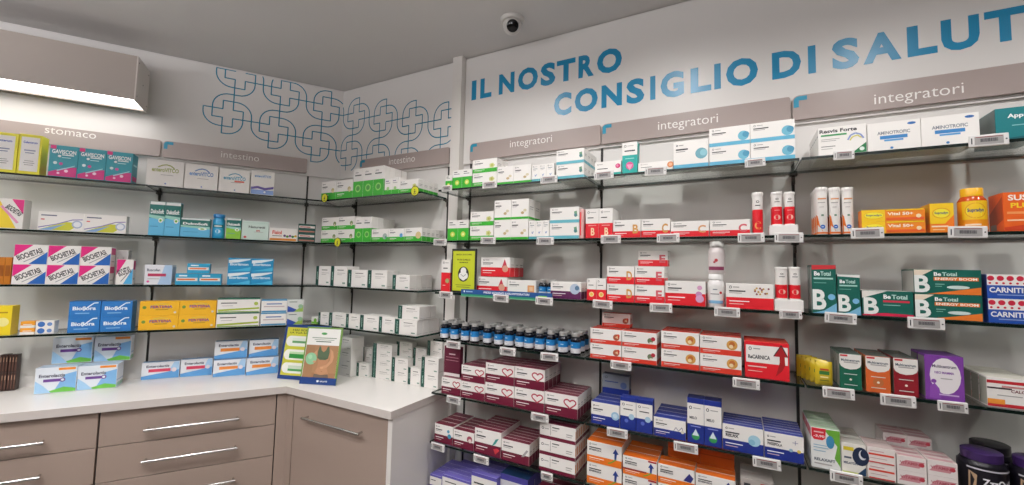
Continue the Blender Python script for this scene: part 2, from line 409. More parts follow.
# ------------------------------------------------------------------ interlaced cross line pattern
def pattern():
    p = 4.7; g = .0565
    def seg():
        pts = [(-p/2, .5), (-.5, .5), (-.5, 1.5), (.5, 1.5)]
        r = 1.55
        for k in range(9):
            a = math.radians(90-90*k/8); pts.append((p/2-r+r*math.cos(a), 1.5-r+r*math.sin(a)))
        pts.append((p/2, -.5)); return pts
    base = seg()
    ORG = (-.703, 2.573)          # unrolled (s, z): s = -u on the left wall, +u on the back wall
    v1 = (p, -1); v2 = (-1, -p)
    out = {'A': MB(), 'B': MB()}; lm = mat('#0c85a6', .4)
    skip = set()
    for i in range(-1, 8):
        for j in (0, -1):
            for k in range(4):
                q = []
                for x, y in base:
                    for _ in range(k): x, y = y, -x
                    q.append((x, y))
                # the pattern starts at motif 0 on the left
                if i < 0: continue
                if i > 6: continue
                P = []
                for x, y in q:
                    X = x + v1[0]*i + v2[0]*j; Y = y + v1[1]*i + v2[1]*j
                    P.append((ORG[0]+X*g, ORG[1]+Y*g))
                for a, b in zip(P, P[1:]):
                    n_ = max(1, int(math.dist(a, b)/.012))
                    for m_ in range(n_):
                        A_ = [a[c]+(b[c]-a[c])*m_/n_ for c in (0, 1)]; B_ = [a[c]+(b[c]-a[c])*(m_+1)/n_ for c in (0, 1)]
                        mid = (A_[0]+B_[0])/2; mz = (A_[1]+B_[1])/2
                        if mz > CEIL-.018 or mz < ZB1-.06: continue
                        if mid > 1.02 or abs(mid) < .008: continue
                        w = 'A' if mid < 0 else 'B'
                        if mz < ZB1+.003 and (mid > .222 or mid < -.218): continue
                        if mz < 2.26: continue
                        d = Vector((B_[0]-A_[0], B_[1]-A_[1])).normalized(); nn = Vector((-d.y, d.x))*.0034
                        V = []
                        for pt, sg in ((A_, -1), (B_, -1), (B_, 1), (A_, 1)):
                            ext = d*(.0012 if pt is B_ else -.0012)
                            s_ = pt[0]+nn.x*sg+ext.x; z_ = pt[1]+nn.y*sg+ext.y
                            V.append(W(w, abs(s_), ex+.0006+.00002*k, min(z_, CEIL-.017)))
                        out[w].poly(V, lm)
    tag(link('wall_pattern', out['A'].mesh('wall_pattern')), 'teal line pattern of interlaced crosses on left wall beneath the ceiling', 'decal')
    tag(link('wall_pattern', out['B'].mesh('wall_pattern')), 'teal line pattern of interlaced crosses on back wall left of upright', 'decal')
pattern()
# ------------------------------------------------------------------ ceiling camera and pendant lamps
def sec_cam():
    o = link('security_camera', None, None, (1.54, -.24, CEIL)); tag(o, 'white dome security camera with black lens on the ceiling', 'security camera')
    wm = mat('#cfccc7', .4)
    mb = MB(); mb.lathe([(0, -.0005), (.062, -.0005), (.062, -.012), (.056, -.02), (.0, -.02)], wm, 28); link('mount', mb.mesh('mount', True), o)
    d = Vector((.45, -.72, -.53)).normalized(); zc = -.034
    b = bmesh.new(); bmesh.ops.create_uvsphere(b, u_segments=28, v_segments=16, radius=.047)
    for v in b.verts: v.co.z += zc
    mb = MB(); b.verts.index_update(); mb.add([v.co[:] for v in b.verts], [[v.index for v in f.verts] for f in b.faces], wm); b.free()
    link('housing', mb.mesh('housing', True), o)
    mb = MB(); q = Vector((0, 0, 1)).rotation_difference(d)
    t = MB(); t.lathe([(0, .054), (.022, .053), (.030, .048), (.031, .034)], mat('#0b0b0d', .12), 24)
    t.v = [tuple(q @ Vector(v) + Vector((0, 0, zc))) for v in t.v]; link('lens', t.mesh('lens', True), o)
sec_cam()
UPS = 68
PW1, PW2 = 46, 50
LAMPM = emis('lamp_diffuser', '#fffaf6', 5.0)
hous = mat('#a49a92', .45); dark = mat('#55504b', .5); capw = mat('#d3cdc8', .4)
def lamp(p0, d, n, L, z0, z1, wd, lab, grp='long white pendant lamps', m_=None, cables=True):
    """p0: near lower front corner; d: run direction, n: across (away from the room's wall)"""
    d = Vector((d[0], d[1], 0)).normalized(); n = Vector((n[0], n[1], 0)).normalized()
    o = link('box_lamp', None, None, (p0[0], p0[1], z0)); tag(o, lab, 'lamp', grp)
    def P(a, b, z): v = d*a - n*b; return (v.x, v.y, z-z0)
    def bx(mb, a0, a1, b0, b1, za, zb, mt):
        V = [P(a, b, z) for z in (za, zb) for a, b in ((a0, b0), (a1, b0), (a1, b1), (a0, b1))]
        for f in ((0,3,2,1), (4,5,6,7), (0,1,5,4), (1,2,6,5), (2,3,7,6), (3,0,4,7)): mb.poly([V[i] for i in f], mt)
    e = .006
    mb = MB(); bx(mb, e, L-e, 0, .006, z0+.004, z1, hous); bx(mb, e, L-e, wd-.006, wd, z0+.004, z1, hous); bx(mb, e, L-e, .006, wd-.006, z1-.006, z1, hous); link('housing', mb.mesh('housing'), o)
    mb = MB(); V = [P(e, .0065, z0+.012), P(L-e, .0065, z0+.012), P(L-e, wd-.0065, z0+.012), P(e, wd-.0065, z0+.012)]
    mb.poly(V, m_ or LAMPM); link('diffuser', mb.mesh('diffuser'), o)
    for a in (0, L-e+.0005):
        mb = MB(); bx(mb, a, a+e-.0005, -.001, wd+.001, z0-.001, z1+.001, capw); c = link('end_cap', mb.mesh('end_cap'), o)
        for (b, z) in ((.02, z0+.03), (.02, z1-.03), (wd-.02, z0+.03), (wd-.02, z1-.03), (wd/2, (z0+z1)/2)):
            for sgn in ((-1, a-.0015), (1, a+e)):
                q = MB(); c0 = P(sgn[1], b, z); c1 = P(sgn[1]+.001, b, z); q.rod(c0, c1, .004, dark); link('screw', q.mesh('screw'), c)
    if cables:
        for a in (.35, L-.35):
            mb = MB(); c0 = Vector(P(a, wd+.0005, (z0+z1)/2)); c1 = Vector(P(a, .3-.0135, (z0+z1)/2)); mb.rod(c0, c1, .012, hous, 12); link('wall_arm', mb.mesh('wall_arm'), o)
# lamp seen at the top left: runs along the left wall
LT = .3
q0 = W('A', 1.091, LT, 0)
lamp(q0, AD, AN, 2.4, 2.478, 2.727, .21, 'long white box lamp with glowing underside, held out from the left wall')
# recessed downlights in a row along the supplement shelves, and unseen fill lights added behind the viewer
def downlight(x, y, tx, pw, aim=(0, 0, -1)):
    o = link('recessed_downlight', None, None, (x, y, CEIL)); tag(o, tx, 'ceiling light', 'recessed ceiling downlights')
    mb = MB(); mb.lathe([(.052, -.0008), (.052, -.005), (.062, -.005), (.062, -.0008)], mat('#d9d6d2', .4), 24); link('ring', mb.mesh('ring', True), o)
    mb = MB(); mb.lathe([(0, -.002), (.0515, -.002)], SPM, 24); link('lens', mb.mesh('lens'), o)
    l = bpy.data.lights.new('downlight_beam', 'SPOT'); l.energy = pw; l.spot_size = math.radians(146); l.spot_blend = .8; l.shadow_soft_size = .05; l.color = (1, .98, .965)
    lo = link('downlight_beam', l, o, (0, 0, -.012))
    lo.rotation_euler = Vector((0, 0, -1)).rotation_difference(Vector(aim).normalized()).to_euler()
SPM = emis('downlight_lens', '#fff6ea', 8)
ROW = [(1.34, -.88), (2.27, -.86), (3.17, -.98), (4.1, -.95)]
for i, (x, y) in enumerate(ROW): downlight(x, y, 'round recessed downlight over the supplement shelves, ' + ('first', 'second', 'third', 'fourth')[i] + ' from the corner', PW1, (0, .15, -1))
for i, (x, y) in enumerate([(.2, -2.7), (.95, -2.0), (2.1, -2.9), (3.6, -2.9)]): downlight(x, y, 'added unseen fill downlight behind the viewer, ' + ('first', 'second', 'third', 'fourth')[i] + ' from left', PW2*(2.2 if i < 2 else 1))  # unseen fill, added to brighten the left wall and the shelf fronts
# two unseen uplighters, added behind the viewer to brighten the ceiling
UPM = emis('added_uplight_panel', '#fefcff', UPS)
for i, (x, y) in enumerate([(.4, -3.1), (2.6, -3.2)]):
    o = link('added_uplighter', None, None, (x, y, 2.25)); tag(o, 'added unseen uplighter trough behind the viewer, ' + ('left', 'right')[i] + ' one', 'lamp', 'added ceiling uplighters')
    mb = MB(); mb.box(-1.0, 1.0, -.12, .12, 0, .05, hous, bev=.004); link('housing', mb.mesh('housing'), o)
    mb = MB(); mb.poly([(-.98, -.1, .052), (.98, -.1, .052), (.98, .1, .052), (-.98, .1, .052)], UPM); link('panel', mb.mesh('panel'), o)
    for a in (-.8, .8): mb = MB(); mb.rod((a, 0, .053), (a, 0, CEIL-2.25-.001), .002, dark); link('cable', mb.mesh('cable'), o)
# ------------------------------------------------------------------ counter with drawers
lam = mat('#e8e4e0', .28); lame = mat('#cfc7c2', .35); tau = mat('#a08e83', .42, noise=.01); gap = mat('#2a2320', .6)
chrome = mat('#c9c7c4', .2, 1)
def prism(mb, pts, z0, z1, m_, side=None):
    mb.poly([(x, y, z1) for x, y in pts], m_); mb.poly([(x, y, z0) for x, y in pts][::-1], m_)
    for i in range(len(pts)):
        a, b = pts[i], pts[(i+1) % len(pts)]
        mb.poly([(a[0], a[1], z0), (b[0], b[1], z0), (b[0], b[1], z1), (a[0], a[1], z1)], side or m_)
DC = .518; mtr = lambda t: t/math.tan(TH/2)
UE = 1.024; AL = 2.4
UF = 1.075
pts = [tuple(W('A', AL, .0004, 0)[:2]), tuple(W('A', AL, DC, 0)[:2]), tuple(W('B', mtr(DC), DC, 0)[:2]), tuple(W('B', UF+.004, DC, 0)[:2]), tuple(W('B', UF+.004, .0535, 0)[:2]), tuple(W('B', UE, .0535, 0)[:2]), tuple(W('B', UE, .0004, 0)[:2]), tuple(W('B', .0003, .0004, 0)[:2])]
mb = MB(); prism(mb, pts, .862, CT, lam, lame)
tag(link('worktop', mb.mesh('worktop')), 'continuous white laminate worktop on the taupe drawer cabinets', 'counter')
FC = .498
def handle(parent, xc, z, L, y=-.001):
    mb = MB(); mb.rod((xc-L/2, y-.032, z), (xc+L/2, y-.032, z), .0072, chrome, 12)
    for s_ in (-1, 1): mb.rod((xc+s_*(L/2-.012), y, z), (xc+s_*(L/2-.012), y-.032, z), .0055, chrome, 10)
    link('handle', mb.mesh('handle', True), parent)
def cabinet(w, ua, ub, fronts, lab, hfrac=(.25, .75)):
    lo, hi = min(ua, ub), max(ua, ub); L = hi-lo; r_ = 0 if w == 'B' else math.atan2(-AD.y, -AD.x)
    o = link('drawer_cabinet', None, None, W(w, (lo+hi)/2, FC, 0), r_); tag(o, lab, 'cabinet', 'taupe drawer cabinets under the counter')
    mb = MB(); mb.box(-L/2+.0015, L/2-.0015, .0195, FC-.02, .08, .861, gap); mb.box(-L/2+.0015, L/2-.0015, .05, FC-.06, 0.001, .08, gap); link('body', mb.mesh('body'), o)
    for i, (z0, z1, hc, hl, hz) in enumerate(fronts):
        mb = MB(); mb.box(-L/2+.0025, L/2-.0025, 0, .019, z0+.002, z1-.002, tau, bev=.001)
        dr = link('drawer' if len(fronts) > 1 else 'door', mb.mesh('drawer'), o)
        if hl: handle(dr, hc, hz, hl)
za = [(.69, .858), (.52, .69), (.30, .52), (.085, .30)]
def fr(L, c0, c1): return [(z0, z1, (c0+c1)/2, c1-c0, z1-.10 if z1 > .8 else z1-.088) for z0, z1 in za]
cabinet('A', 1.071, .321, [(z0, z1, ((1.071+.321)/2-.694)+0, .40, z1-.103 if z1 > .8 else z1-.088) for z0, z1 in za], 'taupe drawer cabinet with long chrome bar handles, left of the counter corner')
cabinet('A', 1.823, 1.0735, [(z0, z1, (1.448-1.448), .40, z1-.103 if z1 > .8 else z1-.088) for z0, z1 in za], 'taupe drawer cabinet at the left picture edge')
cabinet('A', 2.39, 1.826, [(z0, z1, 0, .3, z1-.1) for z0, z1 in za], 'taupe drawer cabinet beyond the left picture edge')
# the B face: the front stands at DC-.02 off the back wall, between the corner filler and the white end panel
cabinet('B', .322, UF-.03, [(.10, .858, .662-(.322+UF-.03)/2, .44, .758)], 'taupe cabinet with one tall front and chrome bar handle, below leaflet stands')
mb = MB()
f0 = W('A', .3185, FC, 0); f1 = W('B', mtr(FC), FC, 0); f2 = W('B', .3185, FC, 0)
prism(mb, [tuple(f0[:2]), tuple(f1[:2]), tuple(f2[:2]), tuple(W('B', .3185, FC-.02, 0)[:2]), tuple(W('B', mtr(FC-.03), FC-.03, 0)[:2]), tuple(W('A', .3185, FC-.02, 0)[:2])], .002, .860, tau)
tag(link('corner_filler', mb.mesh('corner_filler')), 'narrow taupe filler strip in the counter corner between the cabinets', 'panel')
mb = MB(); prism(mb, [tuple(W('B', UF-.028, FC+.004, 0)[:2]), tuple(W('B', UF, FC+.004, 0)[:2]), tuple(W('B', UF, .056, 0)[:2]), tuple(W('B', UF-.028, .056, 0)[:2])], .002, .861, lam)
tag(link('end_panel', mb.mesh('end_panel')), 'white laminate panel closing the right end of the counter', 'panel')
# ------------------------------------------------------------------ printed designs
G = '#37ad2e'; DG = '#0e4a3f'; RED = '#dc1e2b'; BUR = '#6a1230'; BLU = '#1c2f86'; ORG_ = '#e8761c'; TL = '#1e9aa0'; LB = '#6fb7d2'; SK = '#49a3d8'; YE = '#f0cf2c'
def logo(x=.1, y=.86, k=1, asp=1): return [ring(x, y, .022*k, DK, .018, asp), ('r', x+.05*k, y-.015, x+.19*k, y+.02, GY)]
def ph(col, fr=.4, icon=(), top=None, lines=2, tcol=DK, asp=1.8, ltop=.86, base=WH, side=None):
    f = logo(.1, ltop, 1, asp)
    f += [('r', .07, ltop-.18, .42, ltop-.13, tcol), ('r', .07, ltop-.25, .34, ltop-.22, GY)]
    if fr > .2: f += [('r', .07, fr*.62, .5, fr*.70, '#ffffff' if col not in (WH,) else GY), ('r', .07, fr*.38, .38, fr*.44, '#e9c9c4')][:lines]
    return dict(base=base, wrap=[(0, fr, col)], front=f+list(icon), top=top, side=[('r', .2, .6, .8, .64, GY), ('r', .2, .5, .7, .53, GY)] if side is None else side)
def heart(x, y, k, col, asp):
    P = []
    for i in range(25):
        a = 2*math.pi*i/24; hx = 16*math.sin(a)**3; hy = 13*math.cos(a)-5*math.cos(2*a)-2*math.cos(3*a)-math.cos(4*a)
        P.append((x+hx*k/16, y+hy*k/16*asp))
    return ('k', P, .06, col)
def pills(x, y, k, a, c1='#c9a24a', c2='#e2c984'):
    return [('e', x-k*.5, y-k*a*.4, k*.55, k*a*.42, c1), ('e', x+k*.3, y+k*a*.3, k*.55, k*a*.42, c2)]
def flower(x, y, k, a, c): return [('e', x+k*math.cos(t)*.6, y+k*a*math.sin(t)*.6, k*.55, k*a*.55, c) for t in (0, 1.26, 2.5, 3.77, 5)]
GAV = dict(base='#1d8f9f', front=[('r', 0.02, .88, .22, .99, '#d62b7d'), ('t', 'GAVISCON', .5, .80, .13, '#ffffff', .84), ('e', .35, .66, .06, None, '#f4f4f4'), ('r', .43, .69, .85, .72, '#ffffff'), ('r', .43, .61, .75, .635, '#bfe6ea'),
     ('e', .22, .44, .07, None, '#e8f6f8'), ('e', .42, .42, .07, None, '#d24d9b'), ('p', [(.02, .02), (.98, .02), (.98, .34), (.55, .30), (.02, .14)], '#c9287c'), ('p', [(.3, .18), (.9, .36), (.92, .40), (.3, .22)], '#9fd7e0'), ('e', .62, .2, .07, None, '#f3d9e7'), ('e', .35, .12, .05, None, '#f3d9e7')], top='#1d8f9f', side=[('r', .1, .1, .9, .25, '#c9287c'), ('r', .2, .6, .8, .66, '#bfe6ea')])
YEL = dict(base='#e3da2e', front=[('r', .1, .07, .9, .93, '#f2f0ee'), ('t', 'Gelenterum', .5, .80, .06, '#3350a8', .62), ('r', .25, .58, .75, .61, '#8388a5'), ('r', .3, .52, .7, .545, '#8388a5'), ('r', .3, .32, .7, .34, GY), ('r', .25, .27, .75, .29, GY), ('r', .3, .22, .7, .24, GY)])
def vit(tc, c2=None): 
    f = [('t', 'enteroVITCO', .5, .62, .16, tc, .72), ('k', [(.3, .72), (.42, .80), (.52, .83), (.64, .80), (.74, .70)], .04, tc), ('r', .38, .42, .72, .44, GY), ('e', .52, .1, .025, None, '#3a62b0')]
    if c2: f += [('r', .5, .45, .82, .52, c2)]
    return dict(base=WH, front=f)
WAVE = dict(base=WH, front=[('t', 'enteroVITCO', .5, .78, .1, '#3b86c4', .7), ('p', [(.02, .30), (.3, .36), (.6, .30), (.98, .38), (.98, .28), (.6, .2), (.3, .26), (.02, .2)], '#5a4a9a'), ('r', .02, .02, .98, .2, '#8aa7dc'), ('e', .6, .12, .05, None, '#fff')])
def bio(c1, c2, lw=.2):
    return dict(base=WH, front=[('p', [(.01, .99), (.55, .99), (.01, .38)], c1), ('p', [(.45, .02), (.99, .02), (.99, .66)], c2), ('t', 'BIOCHETASI', .46, .52, .27, DK, .80, 27), ('k', [(.3, .12), (.9, .60)], .03, '#8d8a93')], side=[('r', .05, .6, .95, .95, c1), ('r', .2, .2, .8, .25, GY)])
BYEL = dict(base=WH, front=[('p', [(.5, .99), (.99, .99), (.99, .5)], '#d8327f'), ('p', [(.01, .95), (.01, .02), (.75, .02)], '#efd23a'), ('t', 'BIOCHETASI', .62, .62, .16, DK, .75, -38), ('k', [(.1, .75), (.8, .2)], .07, '#e79ac0')])
RAIN = dict(base=WH, front=[('p', [(.02, .03), (.7, .03), (.95, .45), (.6, .5)], '#c8c83c'), ('p', [(.02, .03), (.3, .03), (.62, .4)], '#7fa8d8'), ('k', [(.02, .15), (.4, .35), (.75, .62), (.98, .66)], .05, '#8779b4'), ('e', .86, .38, .12, None, '#a9b7cf'), ('e', .86, .38, .085, None, '#e7e9ee'), ('r', .06, .78, .4, .84, '#5a5f7a'), ('r', .06, .56, .14, .62, '#d85a5a')])
def dulco(nm='DulcoSoft', c2='#62b7dd', c1='#0f6a62'):
    return dict(base=c2, front=[('r', .0, .50, 1, 1, c1), ('r', .02, .90, .98, .99, '#e9eceb'), ('p', [(.0, .52), (1, .42), (1, .56), (0, .60)], '#9ad0c4'), ('t', nm, .5, .70, .13, '#ffffff', .84), ('e', .74, .44, .15, .07, '#f3f3ef'), ('e', .74, .44, .08, .035, '#6fae2e'), ('r', .1, .25, .6, .27, '#3a7fb0')], top=c1, side=[('r', .02, .5, .98, .98, c1)])
MINT = dict(base='#cfe3da', front=[('t', 'Naturetti', .55, .68, .13, '#55655f', .62), ('t', 'oro', .6, .48, .10, '#c24b44', .14), ('r', .45, .40, .8, .42, GY), ('p', [(.05, .12), (.12, .06), (.2, .12), (.12, .2)], '#d04848'), ('k', [(.05, .9), (.95, .9)], .01, '#9cc4b5')])
FIS = dict(base=WH, front=[('t', 'Fisiol', .27, .66, .30, '#d6432e', .34), ('r', .1, .36, .45, .42, '#8f8a86'), ('r', .02, .03, .98, .2, '#d88a30')] + [('e', .55+.1*i, .42-.05*(i % 2), .05, None, c) for i, c in enumerate(('#5c3f74', '#4f8a35', '#7f4a88', '#3d7d36', '#d9b23a'))])
DKG = dict(base='#1c4f48', front=[('r', .05, .55, .95, .8, '#e7ddd8'), ('r', .1, .62, .7, .72, '#b2493f'), ('r', .05, .1, .95, .25, '#b77b6a')], top='#173f3a')
BUS = dict(base='#e4e6ec', front=[('p', [(.5, .01), (.99, .01), (.99, .99), (.72, .99)], '#a9c6e4'), ('t', 'Buscofen', .32, .74, .14, '#5d6373', .48), ('r', .12, .42, .78, .56, '#b53459'), ('e', .14, .16, .05, None, '#d33b8a'), ('r', .12, .28, .55, .31, GY)], side=[('r', .05, .1, .95, .9, '#9db4d0')], top='#b9c6d9')
BOR = dict(base='#2f9cc4', front=[('r', .04, .33, .96, .62, '#e5e0dc'), ('r', .1, .42, .85, .54, '#e36f2f'), ('r', .15, .74, .5, .86, '#e8f2f6')], top='#2a86ab')
BBL = dict(base='#2390c4', front=[('p', [(.02, .62), (.45, .68), (.95, .88), (.98, .97), (.4, .9), (.02, .85)], '#e9f3f7'), ('t', 'Bioritmon', .48, .54, .2, '#dff0f6', .8), ('p', [(.02, .05), (.98, .05), (.98, .34), (.5, .16)], '#50b9e0')], top='#2390c4', side=[('r', .05, .1, .95, .3, '#50b9e0')])
BFL = dict(base='#2c74ba', front=[('t', 'Bioflora', .48, .55, .24, '#e9f2f8', .74), ('k', [(.45, .4), (.62, .66), (.78, .88), (.92, .9)], .07, '#e9f2f8'), ('r', .2, .2, .65, .26, '#86b5dd')], top='#255f9b')
PER = dict(base='#eeb52a', front=[('t', 'FERTERIA', .55, .60, .19, '#38539c', .56), ('t', 'FERTERIA', .555, .605, .09, '#c4512f', .5), ('e', .12, .57, .05, None, '#6d8f3a'), ('r', .4, .38, .72, .42, '#9b7a2a'), ('e', .9, .2, .035, None, '#d5cfc0'), ('k', [(.35, .78), (.55, .84), (.75, .78)], .03, '#d8cf6a')], top='#e6ab24')
WGD = dict(base=WH, front=[('r', .0, .9, 1, 1, '#2e6a55'), ('r', .08, .62, .45, .69, '#555'), ('p', [(.02, .10), (.98, .22), (.98, .34), (.02, .22)], '#a4b83c'), ('r', .02, .02, .98, .08, '#7fa53a'), ('e', .9, .6, .05, None, '#b2c45a'), ('r', .1, .45, .36, .48, GY)], top='#1c3a35')
WBL = dict(base=WH, front=[('r', 0, .9, 1, 1, '#4b93bd'), ('r', .2, .62, .8, .70, '#5276b4'), ('r', .1, .42, .9, .50, '#c9b6bb'), ('r', .02, .02, .98, .14, '#4b93bd')], top='#3f7ea4')
WTR = dict(base='#dfe3df', front=[('p', [(.01, .02), (.9, .02), (.01, .5)], '#3452a5'), ('p', [(.4, .02), (.99, .02), (.99, .55)], '#9cbf5a'), ('e', .82, .45, .15, None, '#9cc3a0'), ('r', .1, .78, .6, .84, '#7c8780')], top='#a5aeb0')
LEAF = dict(base=WH, wrap=[(0, .3, '#6fae33')], front=[('e', .65, .5, .25, None, '#7bb43a')])
ENT = lambda: dict(base='#dfe6ee', front=[('p', [(.45, .02), (.99, .02), (.99, .8), (.7, .7)], '#7fb3e2'), ('p', [(.2, .02), (.99, .02), (.99, .14), (.7, .22)], '#6dbb4a'), ('p', [(.01, .02), (.4, .02), (.2, .3), (.01, .5)], '#a4cdee'), ('r', .55, .88, .96, .97, '#e58a2c'), ('t', 'Enterolactis', .40, .68, .13, '#3d3f55', .62), ('r', .2, .44, .6, .55, '#6b3f92'), ('e', .66, .5, .07, None, '#6b3f92'), ('e', .66, .5, .04, None, '#dfe6ee')], top='#b7c9dc', side=[('r', .05, .05, .95, .2, '#8fc3a6'), ('r', .05, .3, .95, .34, '#8eacd0')])
EN2 = lambda c: dict(base='#e3e6ec', front=[('p', [(.0, .01), (.99, .01), (.99, .75), (.72, .4), (.0, .2)], '#5f9fd6'), ('p', [(.7, .4), (.99, .5), (.99, .98), (.85, .98)], '#a9cbe8'), ('t', 'Enterolactis', .42, .76, .15, '#3d3f55', .6), ('r', .18, .42, .76, .60, c), ('e', .85, .5, .07, None, '#e7d9df')], top='#6f94bd', side=[('r', .05, .1, .95, .6, '#7ea6cf')])
RACK = dict(base='#3a2520', front=[('r', .25, .1, .75, .9, '#5b3b31'), ('r', .4, .6, .6, .85, '#b99a80')])
AMB = dict(base='#b9701e', front=[('r', .1, .3, .9, .7, '#8f4f14')])
# white and green own-brand series
SEAL = dict(base=WH, wrap=[(0, .55, G)], front=[('t', 'plus', .35, .86, .08, GY, .3), ('r', .15, .74, .8, .78, '#5b5f5d'), ('e', .5, .3, .28, None, '#8fcf6a'), ('e', .5, .3, .18, None, '#4d9a44')])
MUSH = ph(G, .32, [('e', .82, .48, .09, None, '#7c8f5c'), ('r', .79, .25, .85, .48, '#d9cfae')], side=[])
MUS2 = ph(G, .38, [('e', .8, .5, .1, None, '#c3b582'), ('e', .82, .42, .07, None, '#e2d6a2')], asp=1.3)
SOAP = ph(G, .36, [('e', .8, .42, .13, None, '#a7b5ae'), ('e', .86, .34, .06, None, '#5d9d84')], asp=1.5)
BLO = ph(G, .36, [('e', .8, .46, .1, None, '#5f9fd0')], asp=1.5)
OAT = ph(G, .36, [('e', .8, .44, .16, None, '#d3c08c')], asp=1.5)
NAR = dict(base=WH, wrap=[(0, .28, G)], front=[('r', .15, .8, .6, .85, '#6c5f8d'), ('r', .15, .68, .8, .72, GY), ('e', .5, .36, .2, None, '#a8d08d')])
ARN = dict(base=WH, wrap=[(0, .6, G)], front=[('r', .15, .86, .5, .9, DK), ('r', .15, .76, .75, .79, '#5b5f5d'), ('e', .5, .3, .22, None, '#c9d65a'), ('e', .5, .3, .1, None, '#e2e8a0')])
CHM = ph(G, .3, flower(.80, .48, .10, 1.6, '#cfd28e')+[('e', .8, .48, .05, None, '#b5b45a')], asp=1.8)
PIL = lambda fr=.12: ph(G, fr, pills(.74, .38, .17, 1.0, '#c2ab7d', '#d9cfae'), asp=1.2)
TRI = dict(base=WH, wrap=[(0, .14, '#4fa9b4')], front=[ring(.25, .88, .07, DK, .014, .6), ('r', .4, .87, .8, .89, GY), ('r', .2, .74, .8, .77, '#5d6e7a'), ('r', .2, .66, .6, .68, GY), ('k', [(.45, .4), (.55, .3), (.7, .42)], .03, '#5c7db8')])
TEA = ph('#62b3c2', .2, [('p', [(.86, .35), (.95, .4), (.92, .75), (.83, .7)], '#6a9a7a'), ('e', .88, .48, .05, None, '#4d7f86')], asp=1.6)
TEA2 = ph('#5fb0cf', .2, [('e', .84, .45, .13, None, '#6fb6cd'), ('e', .9, .5, .08, None, '#4a95b5')], asp=2)
# white box with dark green spine
SPL = dict(base=WH, front=[('r', 0, 0, .2, 1, DG), ('t', 'serenova', .1, .5, .07, '#b5d2c8', .36, 90), ('r', .4, .78, .8, .82, '#77736f'), ('r', .4, .64, .9, .66, GY), ('r', .4, .56, .7, .58, GY), ('r', .75, .12, .92, .2, '#7f9a8c')], side=[('r', .1, .1, .9, .12, GY)])
SPN = dict(base=WH, front=[('r', .35, .78, .8, .82, '#77736f'), ('r', .35, .6, .75, .62, GY), ('r', .7, .15, .9, .2, GY)])
# reds
def rd(ch=None, fr=.36, asp=2.0, gold='#cf9a52'):
    ic = [('t', ch, .82, .48, .5, gold, .2)] if ch else []
    return ph(RED, fr, ic, asp=asp)
RDP = dict(base=WH, wrap=[(0, .6, RED)], front=[ring(.25, .9, .06, DK, .012, .5), ('r', .4, .89, .8, .91, GY), ('r', .2, .72, .7, .75, DK), ('e', .7, .35, .22, None, '#9aa66b'), ('r', .2, .2, .5, .22, '#f0c9c4')])
RB6 = dict(base=WH, wrap=[(0, .5, RED)], front=[ring(.22, .88, .07, DK, .012, .5), ('r', .36, .87, .8, .89, GY), ('r', .15, .68, .6, .71, DK), ('t', 'B', .55, .22, .26, '#f2d7b0', .28), ('r', .2, .42, .8, .44, '#f0b5ae')])
YTM = dict(base=WH, wrap=[(0, .5, RED)], front=[ring(.22, .88, .07, DK, .012, .6), ('r', .15, .68, .7, .71, DK), ('e', .5, .28, .26, None, '#f0d9a0'), ('e', .5, .28, .16, None, '#e0b94e')])
DROP = ph(RED, .48, [('p', [(.82, .92), (.91, .5), (.86, .4), (.78, .4), (.73, .5)], '#c23a4c'), ('e', .84, .42, .10, None, '#d9a08a')], asp=1.6)
CREAM = ph(RED, .1, [('r', .72, .25, .95, .7, '#e3a26a'), ('r', .78, .35, .9, .6, '#edc49c')], asp=2.4)
PURP = ph('#7a1d48', .42, [('e', .78, .66, .14, None, '#9fc6cf'), ('e', .85, .55, .1, None, '#c9a6b4')], asp=2)
WOM = ph(RED, .5, [('e', .86, .75, .06, None, '#d9a2c6'), ('e', .84, .48, .08, None, '#c48ab8'), ('e', .86, .3, .1, None, '#d3a4c9')], asp=2.2)
BEADS = ph(RED, .45, [('e', .62+.035*(i % 9), .72+.12*math.sin(i*1.7), .022, None, '#c7a24e' if i % 2 else '#8a3a4c') for i in range(14)], asp=2.2)
SHR = ph('#5c1f52', .46, [('e', .8, .6, .16, None, '#b9c8dc'), ('e', .87, .66, .07, None, '#5b7d9a')], asp=2.2)
CHERRY = ph('#d13a28', .28, [('e', .84, .5, .1, None, '#a9563d'), ('e', .9, .62, .05, None, '#c9452f'), ('p', [(.8, .5), (.9, .42), (.88, .62)], '#e3c39a')], top='#c4321f', asp=2)
ROO = ph('#d13a28', .28, [('e', .82, .5, .08, None, '#6f7f5f'), ('e', .9, .62, .06, None, '#b5283c'), ('r', .8, .3, .88, .42, '#e6dfd2')], top='#c4321f', asp=2)
ROUND = ph('#d13a28', .3, [('e', .78, .58, .13, None, '#cf9a4c'), ('e', .78, .62, .07, None, '#b9652a'), ('e', .76, .5, .05, None, '#ecd6a8')], top='#c4321f', asp=2)
CARN = dict(base=RED, front=[('r', .03, .42, .97, .90, WH), ring(.13, .80, .03, DK, .014, 1.4), ('r', .2, .79, .36, .82, GY), ('t', 'ReCARNICA', .33, .58, .11, '#3a3a40', .5), ('p', [(.66, .64), (.83, .95), (.97, .64), (.90, .64), (.91, .42), (.84, .26), (.70, .10), (.76, .34), (.79, .48), (.79, .64)], '#a51c22'), ('k', [(.66, .64), (.83, .95), (.97, .64)], .025, '#3c3034'), ('r', .07, .30, .5, .33, '#f2d3cc'), ('r', .07, .18, .4, .2, '#eab5ac')], top='#d13a28')
